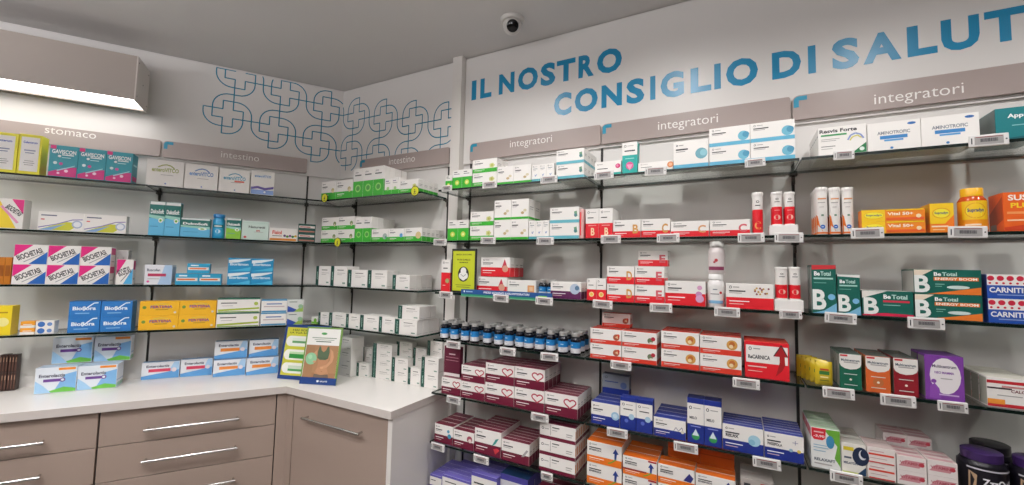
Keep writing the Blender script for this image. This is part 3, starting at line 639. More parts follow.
# burgundy heart series
def omg(ic='heart', asp=1.7, fr=.44):
    if ic == 'heart': I = [heart(.77, .64, .18, '#b3304a', 1.25)]
    elif ic == 'fig': I = [('e', .76, .7, .07, None, '#5a9fb8'), ('e', .82, .45, .10, None, '#3e8fae')]
    elif ic == 'fig2': I = [('e', .80, .6, .13, None, '#a04a5c'), ('e', .82, .52, .08, None, '#ead7d2')]
    elif ic == 'leaf': I = [('p', [(.66, .4), (.8, .52), (.92, .75), (.8, .7)], '#3f9a93'), ('p', [(.72, .3), (.8, .1), (.95, .3), (.86, .36)], '#c43640')]
    else: I = [('p', [(.72, .35), (.9, .72), (.97, .7), (.82, .38)], '#a9a6a6')]
    return ph(BUR, fr, I, top=BUR, asp=asp)
TALLB = dict(base='#5e1530', front=[('r', .1, .62, .9, .64, '#b98a96'), ('r', .3, .72, .7, .76, '#d9c3c9'), ('r', .1, .52, .9, .54, '#b98a96'), ('r', 0, 0, 1, .1, WH)], top=BUR)
PAN = dict(base=WH, wrap=[(0, .22, BUR)], front=[ring(.09, .66, .03, DK, .03, 2.2), ('r', .14, .63, .27, .68, GY), ('r', .31, .3, .32, .95, '#8a8684'), ('r', .36, .76, .56, .82, DK), ('r', .36, .6, .5, .64, GY), ('r', .75, .5, .92, .56, GY), ('r', .75, .38, .9, .42, GY)], top='#5e1530', side=[('r', .0, .3, .25, .8, '#d8884a'), ('r', .5, .3, .75, .8, '#d8884a')])
# blues
def bl(icon=(), fr=.42, asp=1.6, top='#20348c'): return ph(BLU, fr, icon, top=top, asp=asp, ltop=.84)
BLT = dict(base=BLU, front=[('r', 0, .42, 1, .88, WH), ring(.2, .78, .07, DK, .014, .45), ('r', .36, .77, .8, .79, GY), ('t', 'MELO', .36, .56, .06, '#33343c', .44), ('r', .2, .36, .8, .38, '#8e9ad8'), ('e', .5, .16, .24, None, '#2f8f4e'), ('p', [(.3, .17), (.7, .17), (.5, .32)], '#dce8ee')], top='#171d4a')
BLS = dict(base=BLU, front=[('r', 0, .42, 1, .88, WH), ring(.2, .78, .07, DK, .014, .5), ('r', .36, .77, .8, .79, GY), ('r', .2, .62, .8, .65, DK), ('e', .72, .42, .18, None, '#a9c7dc'), ('e', .4, .28, .12, None, '#5c6fc0')], top='#20348c')
BLG = bl([('e', .85, .5, .14, None, '#9cc3dd'), ('e', .85, .5, .08, None, '#c9dfec')], asp=1.7)
BLM = bl([('k', [(.62, .4), (.7, .62), (.78, .45), (.88, .66), (.92, .45)], .03, '#8d8f9d'), ('e', .9, .42, .05, None, '#d9d6c2')])
BLR = bl([('e', .78, .52, .15, None, '#a7cfe0'), ('e', .72, .45, .08, None, '#86b9cf'), ('t', 'RELAX', .24, .58, .12, '#33343c', .32)])
BLD = bl([('t', 'PASSIFOLA', .27, .56, .1, '#33343c', .38), ('k', [(.72, .74), (.86, .74)], .02, '#8d8fad'), ('k', [(.79, .66), (.79, .82)], .02, '#8d8fad'), ('e', .68, .44, .05, None, '#8fb4c9'), ('e', .88, .44, .05, None, '#d9c25a')])
BGR = dict(base='#8f949c', wrap=[(0, .3, BLU)], front=[ring(.15, .84, .05, DK, .02), ('r', .1, .6, .6, .65, '#3f4f8a'), ('e', .8, .5, .12, None, '#5c6f9c')], top='#171d4a')
VIO = dict(base='#5d54ad', front=[('r', 0, .45, 1, .9, WH), ('r', .1, .7, .5, .74, DK)], top='#6d63b5', tope=[('r', .02, .0, .98, .06, '#c8c4e6')])
VI2 = dict(base='#4a449c', wrap=[(0, .35, '#4a449c')], front=[('r', 0, .35, 1, .85, '#d9d8de'), ('r', .1, .62, .5, .66, DK)], top='#1c3f6a')
# oranges
def orr(ic, asp=1.6, red=False):
    I = [('p', [(.80, .34), (.80, .62), (.75, .62), (.83, .86), (.92, .62), (.87, .62), (.85, .34)], '#1f3a86'), ('k', [(.62, .12), (.72, .2), (.84, .36)], .06, '#7d9a35')]
    if ic: I += [('t', 'ENERGIX', .25, .6, .08, '#33343c', .36)]
    d = ph(ORG_, .34, I, top='#dc6a1a', asp=asp)
    if red: d['front'] += [('r', .0, .28, .7, .36, '#8e1f2a'), ('r', .75, .9, .99, .99, '#a3202c')]
    return d
ORB = ph(ORG_, .34, [('p', [(.70, .4), (.86, .8), (.97, .6), (.9, .35)], '#2c2f78'), ('t', 'ENERGIX', .25, .6, .08, '#33343c', .36)], top='#dc6a1a')
SHI = dict(base=WH, wrap=[(0, .16, '#2aa79c')], front=logo(.12, .8, 1, 2)+[('r', .1, .45, .5, .5, DK), ('e', .88, .6, .09, None, '#cc2f6e'), ('e', .86, .62, .05, None, '#e77fa6')])
TSH = dict(base='#1fa79f', front=[('r', 0, .58, 1, 1, WH), ring(.2, .88, .07, DK, .012, .5), ('r', .34, .87, .75, .89, GY), ('r', .15, .70, .85, .74, '#3a3a40'), ('e', .5, .24, .26, None, '#d95a94'), ('p', [(.3, .28), (.7, .28), (.5, .08)], '#e9a0c0'), ('r', .2, .46, .8, .48, '#a9e0dc')])
ORS = dict(base=WH, wrap=[(0, .05, '#62c0c0')], front=logo(.1, .8, 1, 3)+[('r', .08, .45, .4, .5, DK), ('e', .93, .55, .09, None, '#d98a5a'), ('e', .93, .55, .05, None, '#e9b48e')])
CARDI = ph('#5fb0cf', .14, [('e', .80, .5, .17, None, '#6fa6b4'), ('e', .86, .52, .1, None, '#8ec3cf')], asp=1.5)
# right bay
RES = dict(base=WH, front=[('t', 'Resvis Forte', .42, .86, .13, '#2a2a2e', .78), ('r', .06, .68, .60, .74, '#3f9a5a'), ('r', .06, .56, .45, .58, GY), ('r', .06, .5, .38, .52, GY), ('r', .06, .30, .36, .33, '#8c8a88'), ('r', .06, .22, .3, .24, GY), ('p', [(.7, .02), (.99, .02), (.99, .36)], '#1f7a48'), ('e', .9, .14, .05, None, '#e6efe8'), ('k', [(.62, .48), (.68, .64), (.78, .70), (.88, .64), (.94, .5)], .05, '#8c9ed2'), ('k', [(.66, .46), (.72, .58), (.82, .62), (.9, .52)], .04, '#d7cf6a')], side=[('r', .1, .7, .9, .74, '#9a9a9a')])
AMI = dict(base=WH, front=[('t', 'AMINOTROFIC', .5, .62, .12, '#8b8f98', .62), ('r', .24, .40, .76, .52, '#3c86c4'), ('r', .32, .32, .68, .38, '#5b9fd4'), ('e', .84, .88, .08, .045, '#2f6ab0'), ('e', .46, .08, .03, None, '#3f7fb8')])
APP = dict(base='#137a80', front=[('t', 'Apportal', .62, .72, .17, '#f3f6f6', .72), ('r', .35, .42, .9, .45, '#8cc4c8'), ('p', [(.0, .02), (1, .02), (1, .12)], '#0d5b66')], side=[('r', .02, .02, .98, .98, '#6c7a78')], top='#e9e6e2')
def oval(nm, x, y, rx, h): return [('e', x, y, rx, h, '#f4e33c'), ('k', [(x+rx*math.cos(i*math.pi/9), y+h*math.sin(i*math.pi/9)) for i in range(19)], .03, '#e0a21f'), ('t', nm, x, y, h*.62, '#27457e', rx*1.6)]
SUF = dict(base='#f08a24', front=[('r', 0, 0, .38, 1, '#f3c925')] + oval('Supradyn', .2, .52, .16, .3) + [('t', 'Vital 50+', .62, .62, .26, '#fff1dc', .4), ('r', .4, .1, .98, .3, '#e8602a'), ('r', .4, .88, .98, .99, '#f3c925'), ('e', .9, .4, .04, None, '#f6d9b0')], top='#f3c925')
SUC = dict(base='#f08a24', front=[('r', 0, .3, 1, 1, '#f3c925'), ('p', [(0, .3), (1, .05), (1, .6), (.6, .28)], '#ef7c22')] + oval('Supradyn', .48, .66, .36, .17) + [('r', .05, .18, .75, .23, '#fbe3c2'), ('r', .1, .08, .6, .11, '#f8d4a8')], top='#f3c925', side=[('r', .05, .3, .95, .98, '#e8b722')])
SUS = dict(base='#e8641f', front=[('t', 'SUSTENIUM', .64, .86, .14, '#fff4ea', 1.15) if False else ('t', 'SUST', .55, .86, .15, '#fff4ea', .80), ('t', 'PLUS', .58, .66, .13, '#f6cf2c', .72), ('r', .1, .44, .9, .5, '#f29a5a'), ('r', .1, .26, .6, .3, '#f8cda4'), ('p', [(.0, .02), (1, .02), (1, .2), (0, .1)], '#c83f1c')], side=[('p', [(.05, .05), (.95, .3), (.95, .9), (.05, .5)], '#b34a1d'), ('r', .1, .05, .5, .2, '#8d8078')], top='#c9541c')
BTC = '#0e5f53'
def bet(red=True):
    f = [('t', 'Be', .22, .82, .09, '#ffffff', .24), ('t', 'Total', .58, .82, .09, '#bfe0d8', .42), ('r', .08, .70, .88, .735, '#a9d4c9'), ('r', .08, .62, .6, .635, '#6fae9f'), ('p', [(.0, .0), (1, .0), (1, .22), (.5, .06)], '#7db8d8'), ('t', 'B', .3, .28, .42, '#eef1ee', .56), ('e', .8, .34, .15, None, '#7fbbe0')]
    if red: f = [('p', [(0, .90), (1, .92), (1, .995), (0, .995)], '#c9343a')] + f
    else: f = [('p', [(0, .95), (1, .92), (1, .995), (0, .995)], '#e6e6e2')] + f
    return dict(base=BTC, front=f, side=[('r', .05, .05, .95, .95, '#98a39e')], top='#c9343a' if red else '#e6e6e2')
BTH = dict(base=BTC, front=[('p', [(0, .02), (1, .02), (1, .12), (.42, .14), (0, .06)], '#c8224a'), ('p', [(0, .99), (.5, .99), (.0, .7)], '#e9e4de'), ('t', 'B', .18, .40, .66, '#eef1ee', .30), ('t', 'Be', .50, .78, .17, '#ffffff', .14), ('t', 'Total', .74, .78, .17, '#bfe0d8', .30), ('r', .42, .56, .93, .64, '#c8324a'), ('r', .42, .44, .75, .47, '#8fc4b4')], top='#e9e4de')
BTE = dict(base=BTC, front=[('p', [(0, .99), (.3, .99), (.0, .6)], '#ecdcc8'), ('p', [(.2, .02), (.99, .02), (.99, .32), (.6, .16)], '#e67a2c'), ('t', 'B', .12, .42, .70, '#eef1ee', .24), ('t', 'Be', .36, .82, .15, '#ffffff', .11), ('t', 'Total', .54, .82, .15, '#bfe0d8', .22), ('r', .30, .56, .96, .70, '#e67a2c'), ('t', 'ENERGY BOOM', .63, .63, .10, '#fff6ec', .62), ('e', .66, .30, .17, .07, '#cfe0dc'), ('r', .32, .4, .46, .43, '#8fc4b4'), ('r', .32, .32, .42, .34, '#8fc4b4')], side=[('r', .05, .05, .95, .95, '#a8a8a2')], top='#ecdcc8')
CAR = dict(base='#1f4fae', front=[('r', 0, .55, 1, 1, WH)] + [('e', .08+.2*i, .84, .075, None, '#c8233f') for i in range(5)] + [('e', .06+.14*i, .64, .03, None, '#c8233f') for i in range(7)] + [('t', 'CARNITINE', .50, .36, .22, '#f5f5f5', .92), ('r', .2, .14, .85, .18, '#8fa9e0')], top=WH, side=[('r', .02, .02, .98, .98, '#27408a')])
def mul(c, ct='#e9e6e1', nm='Multicentrum', side=None):
    return dict(base=c, front=[('p', [(0, .99), (1, .99), (1, .72)] + [(.5+.5*math.cos(a), .72-.16*math.sin(a)) for a in (.5, 1, 1.57, 2.1, 2.6)] + [(0, .72)], ct), ('r', .04, .92, .38, .97, '#c8323a'), ('t', nm, .5, .82, .07, '#4b5563', .84), ('r', .2, .74, .85, .77, GY), ('r', .2, .42, .8, .44, '#cfd8d0'), ('e', .5, .28, .22, None, '#b86a3a' if c == '#d2622c' else c), ('e', .5, .28, .06, None, '#f0e6d8'), ('r', .2, .12, .8, .14, '#cfd8d0')], side=[('r', .05, .05, .95, .95, side or '#8d9089')], top='#55605a')
MAM = dict(base='#7c3f9c', front=[('e', .52, .55, .40, .40, '#ece7ea'), ('t', 'Multicentrum', .5, .76, .07, '#564a66', .62), ('t', 'NEO MAMMA', .5, .62, .055, '#7c3f9c', .5), ('e', .22, .42, .07, None, '#7c3f9c'), ('p', [(.10, .04), (.40, .04), (.36, .26), (.24, .38), (.12, .3)], '#8a4cab'), ('r', .35, .12, .85, .15, '#cdb4dc'), ('r', .4, .48, .7, .5, GY)], side=[('r', .05, .05, .95, .95, '#8d8a86')], top='#5d2f78')
CEN = dict(base=WH, front=[('r', 0, .80, 1, .9, '#c12a34'), ('r', 0, .62, .5, .67, '#3d2a30'), ('r', .3, .68, .95, .74, '#c98a8a'), ('t', 'CALCIO', .68, .58, .1, '#7b4a50', .4), ('r', .2, .4, .7, .43, GY), ('r', 0, .03, 1, .14, '#c12a34'), ('r', 0, .12, .35, .28, '#e8963a')], side=[('r', .05, .05, .95, .95, '#b5b5a8')], top='#d7d3c6')
MEL = dict(base='#e6e8e6', front=[('p', [(.45, .98), (.99, .99), (.99, .1), (.8, .3), (.9, .6)], '#6aa83a'), ('e', .66, .68, .14, .16, '#3f86b0'), ('p', [(.02, .99), (.52, .99), (.5, .76), (.4, .70), (.1, .70), (.02, .78)], '#cf2a38'), ('t', '-3,90', .28, .79, .07, '#f6e6e6', .38), ('r', .1, .88, .44, .91, '#f0c9c9'), ('r', .08, .56, .55, .58, '#8fb4cc'), ('r', .08, .50, .6, .52, '#8fb4cc'), ('r', .08, .42, .5, .44, '#8fb4cc'), ('t', 'RELAXAFT', .46, .22, .07, '#5d6672', .72), ('r', .1, .1, .7, .13, GY)], side=[('r', .05, .75, .95, .95, '#c64450'), ('r', .1, .3, .9, .5, '#c9ccc9')], top='#9fb59a')
NIT = dict(base='#e6e3dc', front=[('e', .78, .62, .34, .3, '#1f2c48'), ('e', .86, .68, .16, .16, '#dfe0e4'), ('e', .92, .72, .15, .14, '#1f2c48'), ('r', .08, .76, .5, .88, '#d9c52e'), ('r', .1, .5, .4, .56, '#5a6070'), ('t', 'MELATON', .36, .36, .08, '#44506a', .56), ('r', .02, .02, .98, .08, '#c8d27a'), ('p', [(.6, .02), (.98, .3), (.98, .02)], '#23405e')], top='#b9b7ae')
RWH = dict(base='#e8e0dc', front=[('r', .05, .5, .95, .62, '#d24030'), ('r', .05, .02, .95, .1, '#c93a3a'), ('r', .1, .74, .6, .78, '#b8848a'), ('r', .1, .3, .7, .33, '#b8848a')], top='#cbb8b4')
PNK = dict(base='#e6dedb', front=[('p', [(.05, .3), (.75, .3), (.95, .75), (.3, .75)], '#c78a92'), ('t', 'VITAMIND', .5, .55, .2, '#a94a58', .8), ('e', .84, .55, .09, None, '#b83a48')], top='#cdb6b4', tope=[('r', .1, .3, .9, .6, '#c08a90')])
# ------------------------------------------------------------------ left wall, bay by bay (pixel edges read off the survey, placed on the shelf lines)
bk('A', 1, -18, 15.3, 131.5, 'yellow carton with white panel', YEL, 1, 1, 1, .07, name='medicine_carton', wf='top shelf at left picture edge')
bk('A', 1, 15.7, 39, 134, 'yellow-framed white carton, right one of two', YEL, 1, 1, 1, .07)
bk('A', 1, 47, 131, 148.5, 'turquoise and magenta antacid carton', GAV, 3, 1, 1, .09)
bk('A', 1, 145, 182.8, 160, 'white carton with olive lettering', vit('#9aa24a'), dep=.1)
bk('A', 1, 183.4, 217, 164.5, 'white carton with blue lettering', vit('#2f77b5'), dep=.1)
bk('A', 1, 218, 249, 169.5, 'white carton with blue-green and red lettering', vit('#2f95b5', '#d5624e'), dep=.1)
bk('A', 1, 250, 273.6, 171, 'narrow white carton with purple-blue wave', WAVE, dep=.06)
bk('A', 2, -4, 22, 198.5, 'yellow, pink and white slanted-print carton', BYEL, dep=.07)
bk('A', 2, 36.7, 125.6, 213.5, 'long flat white carton with rainbow swirl', RAIN, 2, 1, 1, .05)
bk('A', 2, 147.5, 179, 201.5, 'tall teal and light blue carton', dulco(), 2, 1, 1, .06)
bk('A', 2, 179.5, 209.4, 218, 'wide teal over light blue carton', dulco(), dep=.05)
bk('A', 2, 225.4, 240.3, 218, 'small teal and lime green carton', dulco('Dulcosoft', '#8cc63f'), dep=.05)
bk('A', 2, 241.3, 268, 221, 'pale mint green carton', MINT, dep=.06)
bk('A', 2, 269, 296.5, 228.3, 'flat white carton with fruit print and red lettering', FIS, dep=.05)
bk('A', 2, 297.5, 315, 224, 'small dark green and red carton', DKG, 1, 2, 1, .06)
bk('A', 3, -4, 9.6, 257, 'narrow amber-brown carton', AMB, 2, 1, 1, .08)
bk('A', 3, 10.5, 108.5, 245.5, 'magenta, white and blue slanted-print carton', bio('#d8267c', '#2260b0'), 3, 2, 1, .07)
bk('A', 3, 112, 126, 250, 'pale grey carton standing behind, side face outward', dict(base='#c2bfbe', front=[('r', .2, .2, .3, .8, GY), ('r', .6, .2, .7, .8, GY)]), 1, 1, 1, .06, ins=.09)
bk('A', 3, 115, 132, 259.3, 'narrow magenta and light blue carton', bio('#d8267c', '#4fa5d5'), dep=.04)
bk('A', 3, 143.4, 171.2, 264.8, 'white and pale blue carton with crimson bar', BUS, 1, 1, 3, .1)
lo, hi, t_, zb_, zt_ = bk('A', 3, 174.6, 220.7, 273.6, 'small blue carton with orange stripe, lower pair', BOR, 2, 1, 1, .06)
bk('A', 3, 186.7, 209.4, 263.5, 'small blue carton with orange stripe, lying on two others', BOR, 1, 1, 1, .055, z0=zt_+.0005)
bk('A', 3, 226.6, 272.3, 258.3, 'bright blue and white carton', BBL, 2, 2, 1, .07)
bk('A', 4, -12, 9.8, 306, 'bright yellow carton', dict(base='#ead02a', front=[('e', .6, .45, .3, None, '#f2e79a'), ('r', .2, .75, .8, .8, '#b08a1c')]), dep=.07)
bk('A', 4, 19, 34, 321.5, 'flat orange and white carton', dict(base='#eaa032', wrap=[(0, .4, WH)], front=[('r', .2, .5, .8, .6, WH)]), 1, 2, 1, .05)
bk('A', 4, 34.5, 53.5, 321, 'flat white carton with blue figure print', dict(base=WH, front=[('e', .3, .5, .2, None, '#3f6fb5'), ('e', .75, .5, .14, None, '#6d8fc5')]), 1, 2, 1, .05)
bk('A', 4, 66.5, 98.6, 301.3, 'mid blue carton with white script, left stack', BFL, 1, 2, 1, .08)
bk('A', 4, 99, 130.5, 301.3, 'mid blue carton with white script, right stack', BFL, 1, 2, 1, .08)
bk('A', 4, 137.5, 215, 301, 'golden yellow carton with blue lettering', PER, 2, 2, 1, .07)
bk('A', 4, 215.6, 259, 298, 'long white carton with lime wave and dark green lid', WGD, 1, 2, 1, .07)
bk('A', 4, 260, 286, 299.5, 'white carton with steel-blue edges', WBL, 1, 2, 1, .06)
bk('A', 4, 286.4, 302.5, 299.5, 'pale carton with blue and green wedge', WTR, 1, 2, 1, .06)
# cartons on the worktop along the left wall
bk('A', 'c', -4, 5, 355, 'dark brown narrow pack', RACK, 3, 2, 1, .04, yb=391, z0=CT, wf='on worktop at left picture edge')
bk('A', 'c', 5.5, 14.5, 355, 'dark brown slim pack', RACK, 3, 2, 1, .04, yb=390, z0=CT, wf='on worktop at left picture edge')
e1 = bk('A', 'c', 33, 75.4, 367.4, 'white, blue and green carton, left front stack', ENT(), 1, 1, 3, .08, yb=393.2)
e2 = bk('A', 'c', 75.8, 116, 365.5, 'white, blue and green carton, right front stack', ENT(), 1, 1, 4, .1, yb=389.5)
bk('A', 'c', 50.7, 91.3, 337.5, 'white, blue and green carton in upper tier, left', ENT(), 1, 1, 1, .055, ins=.13, z0=e1[4]+.0008)
bk('A', 'c', 93, 130, 336.5, 'white, blue and green carton in upper tier, right', ENT(), 1, 1, 1, .055, ins=.14, z0=e2[4]+.0008)
f1_ = bk('A', 'c', 140.5, 179, 362, 'blue and white carton with crimson bar, left', EN2('#d5405f'), 1, 1, 1, .05, yb=379)
f2_ = bk('A', 'c', 179.7, 212, 359, 'blue and white carton with crimson bar, right', EN2('#d5405f'), 1, 1, 1, .05, yb=376.3)
f3_ = bk('A', 'c', 212.5, 245, 359.6, 'blue and white carton with orange bar, lower left', EN2('#e58a3c'), 1, 1, 2, .09, yb=376.3)
f4_ = bk('A', 'c', 245.5, 278, 357.5, 'blue and white carton with orange bar, lower right', EN2('#e58a3c'), 1, 1, 2, .11, yb=374.5)
bk('A', 'c', 213.8, 247, 341, 'blue and white carton with orange bar, upper left', EN2('#e58a3c'), 1, 1, 1, .05, ins=DEP-f3_[2]+.02, z0=f3_[4]+.0008)
bk('A', 'c', 248.6, 278, 339.7, 'blue and white carton with orange bar, upper right', EN2('#e58a3c'), 1, 1, 1, .05, ins=DEP-f4_[2]+.02, z0=f4_[4]+.0008)
# ------------------------------------------------------------------ back-corner bay
bk('B', 1, 320.8, 335.2, 181.5, 'small white over green carton with beige flower, left', MUS2, 1, 1, 2, .1)
bk('B', 1, 335.6, 352, 180, 'white over green carton with beige flower', MUS2, 1, 1, 3, .14)
bk('B', 1, 352.4, 383, 167.3, 'tall white over green carton with round seal', SEAL, 3, 1, 4, .2)
bk('B', 1, 384, 398.3, 178, 'narrow white carton with lilac print and green foot', NAR, 2, 1, 3, .16)
bk('B', 1, 398.8, 418, 179.5, 'wide white carton with green foot and pale blossom', CHM, 1, 1, 4, .18)
bk('B', 2, 320.5, 353.5, 217, 'white over green carton with mushroom picture', MUSH, 2, 2, 1, .08)
bk('B', 2, 354, 370.4, 217, 'tall white over green carton', SEAL, 2, 1, 4, .2)
bk('B', 2, 371, 388, 229, 'low white over green carton with stone picture', SOAP, 1, 1, 1, .06)
bk('B', 2, 388.3, 404, 228.3, 'low white over green carton with blue picture', BLO, 1, 1, 1, .06)
bk('B', 2, 404.4, 421.5, 227.6, 'low white over green carton with oat picture', OAT, 1, 1, 5, .2)
for i, (a, b, y, d) in enumerate([(315.3, 329.5, 266, 1), (330, 346, 266, 2), (347, 366.5, 269.8, 2), (367, 386.3, 270.3, 2), (392, 409.3, 275, 4)]):
    bk('B', 3, a, b, y, 'white carton with dark green spine, ' + ('leftmost', 'second from left', 'third from left', 'fourth from left', 'rightmost')[i], SPL, 1, 1, d, .05*d, grp='white cartons with dark green spines')
bk('B', 4, 311, 317, 317, 'tiny white and leaf-green carton', LEAF, dep=.05)
for i, (a, b, y, d) in enumerate([(317.9, 328, 312.6, 1), (328.5, 345.0, 313, 1), (345.4, 359, 314.3, 1), (359.4, 378, 315.5, 2), (378.4, 394, 317, 1), (394.4, 416.5, 319.8, 4)]):
    r_ = bk('B', 4, a, b, y, 'white carton with dark green spine, ' + ('first', 'second', 'third', 'fourth', 'fifth', 'sixth')[i] + ' from left', SPL, 1, 1, d, .05*d, grp='white cartons with dark green spines')
bk('B', 4, 397.5, 419, 306, 'white carton with dark green spine, upper tier', SPL, 1, 1, 3, .15, ins=.02, z0=r_[4]+.0008)
# worktop below it
def ct(a, b, yt, yb, desc, nz, dep, ny=1, ds=SPL): return bk('B', 'c', a, b, yt, desc, ds, 1, nz, ny, dep, yb=yb, z0=CT, grp='white and dark green cartons on the worktop')
ct(336, 350, 337, 376, 'plain white carton right behind the leaflet stands', 3, .10, 1, SPN)
ct(350.4, 368, 363, 376.5, 'low white carton with dark green spine', 1, .05)
ct(371, 390.5, 343.8, 378, 'white carton with green spine, left four-high stack', 4, .05)
ct(390.9, 407, 357.9, 380.5, 'white carton with green spine, two-high stack', 2, .05)
ct(407.4, 420, 368, 384.5, 'white carton with green spine, single', 1, .05)
ct(420.4, 437.5, 357.7, 387, 'white carton with green spine, rightmost stack', 2, .05)
for i, (a, b, y) in enumerate([(361, 371, 347), (395, 411, 342), (411.8, 425, 348), (425.8, 441, 341)]):
    za_ = on('B', .0605, (a+b)/2, y)[1]
    bk('B', 'c', a, b, y, 'white carton with green spine in rear row, ' + ('leftmost', 'second', 'third', 'rightmost')[i], SPL, 1, max(1, round((za_-CT)/.05)), 1, .045, ins=DEP-.0605, z0=CT, grp='white and dark green cartons on the worktop')
# ------------------------------------------------------------------ centre-left bay
bk('B', 1, 445, 451.5, 175.3, 'very small white over green carton', ARN, dep=.06)
bk('B', 1, 452, 471.5, 169.5, 'white over green carton with yellow flower', ARN, 2, 1, 3, .15)
bk('B', 1, 472, 496.4, 159, 'wide white over green carton with chamomile', CHM, 1, 2, 2, .12)
bk('B', 1, 496.8, 530.7, 165.5, 'white carton with gold pills and green foot', PIL(), 2, 1, 2, .12)
bk('B', 1, 531.3, 553.6, 164, 'narrow white carton with teal foot', TRI, 3, 1, 2, .1)
bk('B', 1, 555.8, 583.8, 149, 'white carton with teal bands and bottle picture', TEA, 1, 2, 4, .2)
bk('B', 2, 447, 468, 220, 'white over green carton with yellow flower', ARN, 2, 1, 1, .06)
bk('B', 2, 469.5, 493, 211.5, 'wide white over green carton with chamomile', CHM, 1, 2, 1, .06)
bk('B', 2, 493.5, 528, 199.5, 'white carton with gold pills and green foot', PIL(), 2, 2, 2, .14)
bk('B', 2, 528.5, 548.8, 220.5, 'narrow white carton with teal foot', TRI, 3, 1, 1, .05)
bk('B', 2, 549.3, 578.8, 207.2, 'white carton with teal bands and bottle picture', TEA, 1, 2, 1, .07)
bk('B', 2, 579.2, 583.5, 209, 'narrow red-edged white carton', dict(base='#d9a9a6', front=[('r', .1, .1, .4, .9, RED)]), 1, 1, 2, .12)
bk('B', 3, 440.5, 449.5, 259.5, 'narrow white and red carton with leaf', RDP, dep=.05)
d1 = bk('B', 3, 476.3, 506.5, 277, 'white and red carton with red drop, lower', DROP, 1, 1, 3, .15, ins=.03)
bk('B', 3, 480.5, 509.8, 257.3, 'white and red carton with red drop, upper', DROP, 1, 1, 3, .15, ins=.03, z0=d1[4]+.0008)
bk('B', 3, 507, 535.5, 280.3, 'low white carton with orange picture', CREAM, dep=.06, ins=.03)
bk('B', 3, 550.2, 581, 282, 'white over plum carton with pale blue fruit', SHR, 1, 1, 2, .1)
bk('B', 5, 441, 460.3, 378, 'white and burgundy heart carton, lower leftmost', omg(), 1, 1, 2, .12)
g_ = bk('B', 5, 460, 484.2, 366, 'white and burgundy heart carton, left stack', omg(), 1, 2, 3, .18)
g_ = bk('B', 5, 484.6, 513.5, 364, 'white and burgundy heart carton, middle stack', omg(), 1, 2, 4, .2)
bk('B', 5, 513.9, 544, 368, 'white and burgundy heart carton, right stack', omg(), 1, 2, 4, .2)
bk('B', 5, 544.5, 577.5, 394, 'white and burgundy heart carton, low row at right', omg(), 1, 1, 5, .2)
bk('B', 6, 434, 452.3, 425, 'burgundy carton with blue figure', omg('fig', 1.4), 1, 1, 4, .2)
bk('B', 6, 452.8, 473.4, 431, 'burgundy carton with red figure', omg('fig2', 1.4), 1, 1, 5, .2)
bk('B', 6, 474, 500.5, 430, 'burgundy carton with teal and red leaves', omg('leaf', 1.4), 1, 1, 6, .21)
bk('B', 6, 501, 529, 441.5, 'burgundy carton with grey tube', omg('tube', 1.4), 1, 1, 6, .2)
bk('B', 6, 538.7, 575, 425.2, 'flat white and burgundy carton, three-high stack', PAN, 1, 3, 4, .2)
bk('B', 7, 421, 441, 474, 'violet carton, left row', VIO, 1, 1, 4, .2)
bk('B', 7, 441.5, 470, 478, 'violet carton with white band, middle row', VIO, 1, 1, 5, .2)
bk('B', 7, 470.5, 496, 475, 'deep violet carton, right row', VIO, 1, 1, 5, .2)
bk('B', 7, 497, 527, 476, 'grey and indigo carton', VI2, 1, 1, 2, .16, ins=.04)
bk('B', 7, 533, 572, 495, 'white and burgundy low carton', omg('tube'), 1, 1, 4, .2)
# ------------------------------------------------------------------ centre bay
bk('B', 1, 594.5, 621, 161, 'white carton with pink shield and teal foot', SHI, 1, 1, 2, .08)
bk('B', 1, 622, 637.3, 142, 'tall narrow white and teal carton with pink shield', TSH, dep=.05)
bk('B', 1, 638, 673, 161.5, 'low white carton with orange shield', ORS, 1, 1, 2, .1)
bk('B', 1, 673.4, 708.8, 140.5, 'white carton with light blue foot and fruit picture', CARDI, 1, 1, 2, .1)
bk('B', 1, 709.2, 795.7, 123.5, 'white and light blue capsule-print carton', TEA2, 2, 2, 2, .12)
bk('B', 2, 585.3, 612.5, 208.5, 'tall white and red carton with letter B', RB6, 2, 1, 3, .16)
bk('B', 2, 612.9, 640.6, 219.8, 'white over red carton with gold numeral', rd('B'), 1, 1, 1, .06)
bk('B', 2, 641, 670.3, 218.7, 'taller white over red carton with gold letter C', rd('C'), 1, 1, 1, .06)
bk('B', 2, 670.7, 709.2, 221, 'low white over red carton with gold letter C', rd('C', gold='#d8a070'), 1, 1, 1, .06)
bk('B', 2, 709.8, 750.5, 219.6, 'low white over red carton with red letter C', rd('C', gold='#d0616a'), 1, 1, 1, .06)
bk('B', 3, 586.6, 606, 278.5, 'small white over red carton with yellow tomato', YTM, 2, 1, 3, .15)
bk('B', 3, 606.7, 634.3, 266.2, 'white over red carton with gold letter D', rd('D', .4), 1, 2, 1, .06)
k_ = bk('B', 3, 634.7, 664.5, 266.5, 'white over red carton with red letter E', rd('E', .4, gold='#d0616a'), 1, 2, 2, .1)
bk('B', 3, 638, 668, 250.6, 'white over red carton with letter E, perched in rear', rd('E', .4, gold='#d0616a'), 1, 1, 1, .05, ins=.062, z0=k_[4]+.0008)
bk('B', 3, 665, 705.8, 281.3, 'long white over red carton with pink silhouette', WOM, 1, 1, 2, .1)
bk('B', 3, 726, 774.2, 284, 'long white over red carton with gold beads', BEADS, 1, 1, 2, .1)
k_ = bk('B', 4, 590, 621.3, 329, 'red and white carton with brown apple', CHERRY, 1, 2, 2, .12)
bk('B', 4, 621.7, 656.8, 332, 'red and white carton with green-red fruit', ROO, 1, 2, 2, .12)
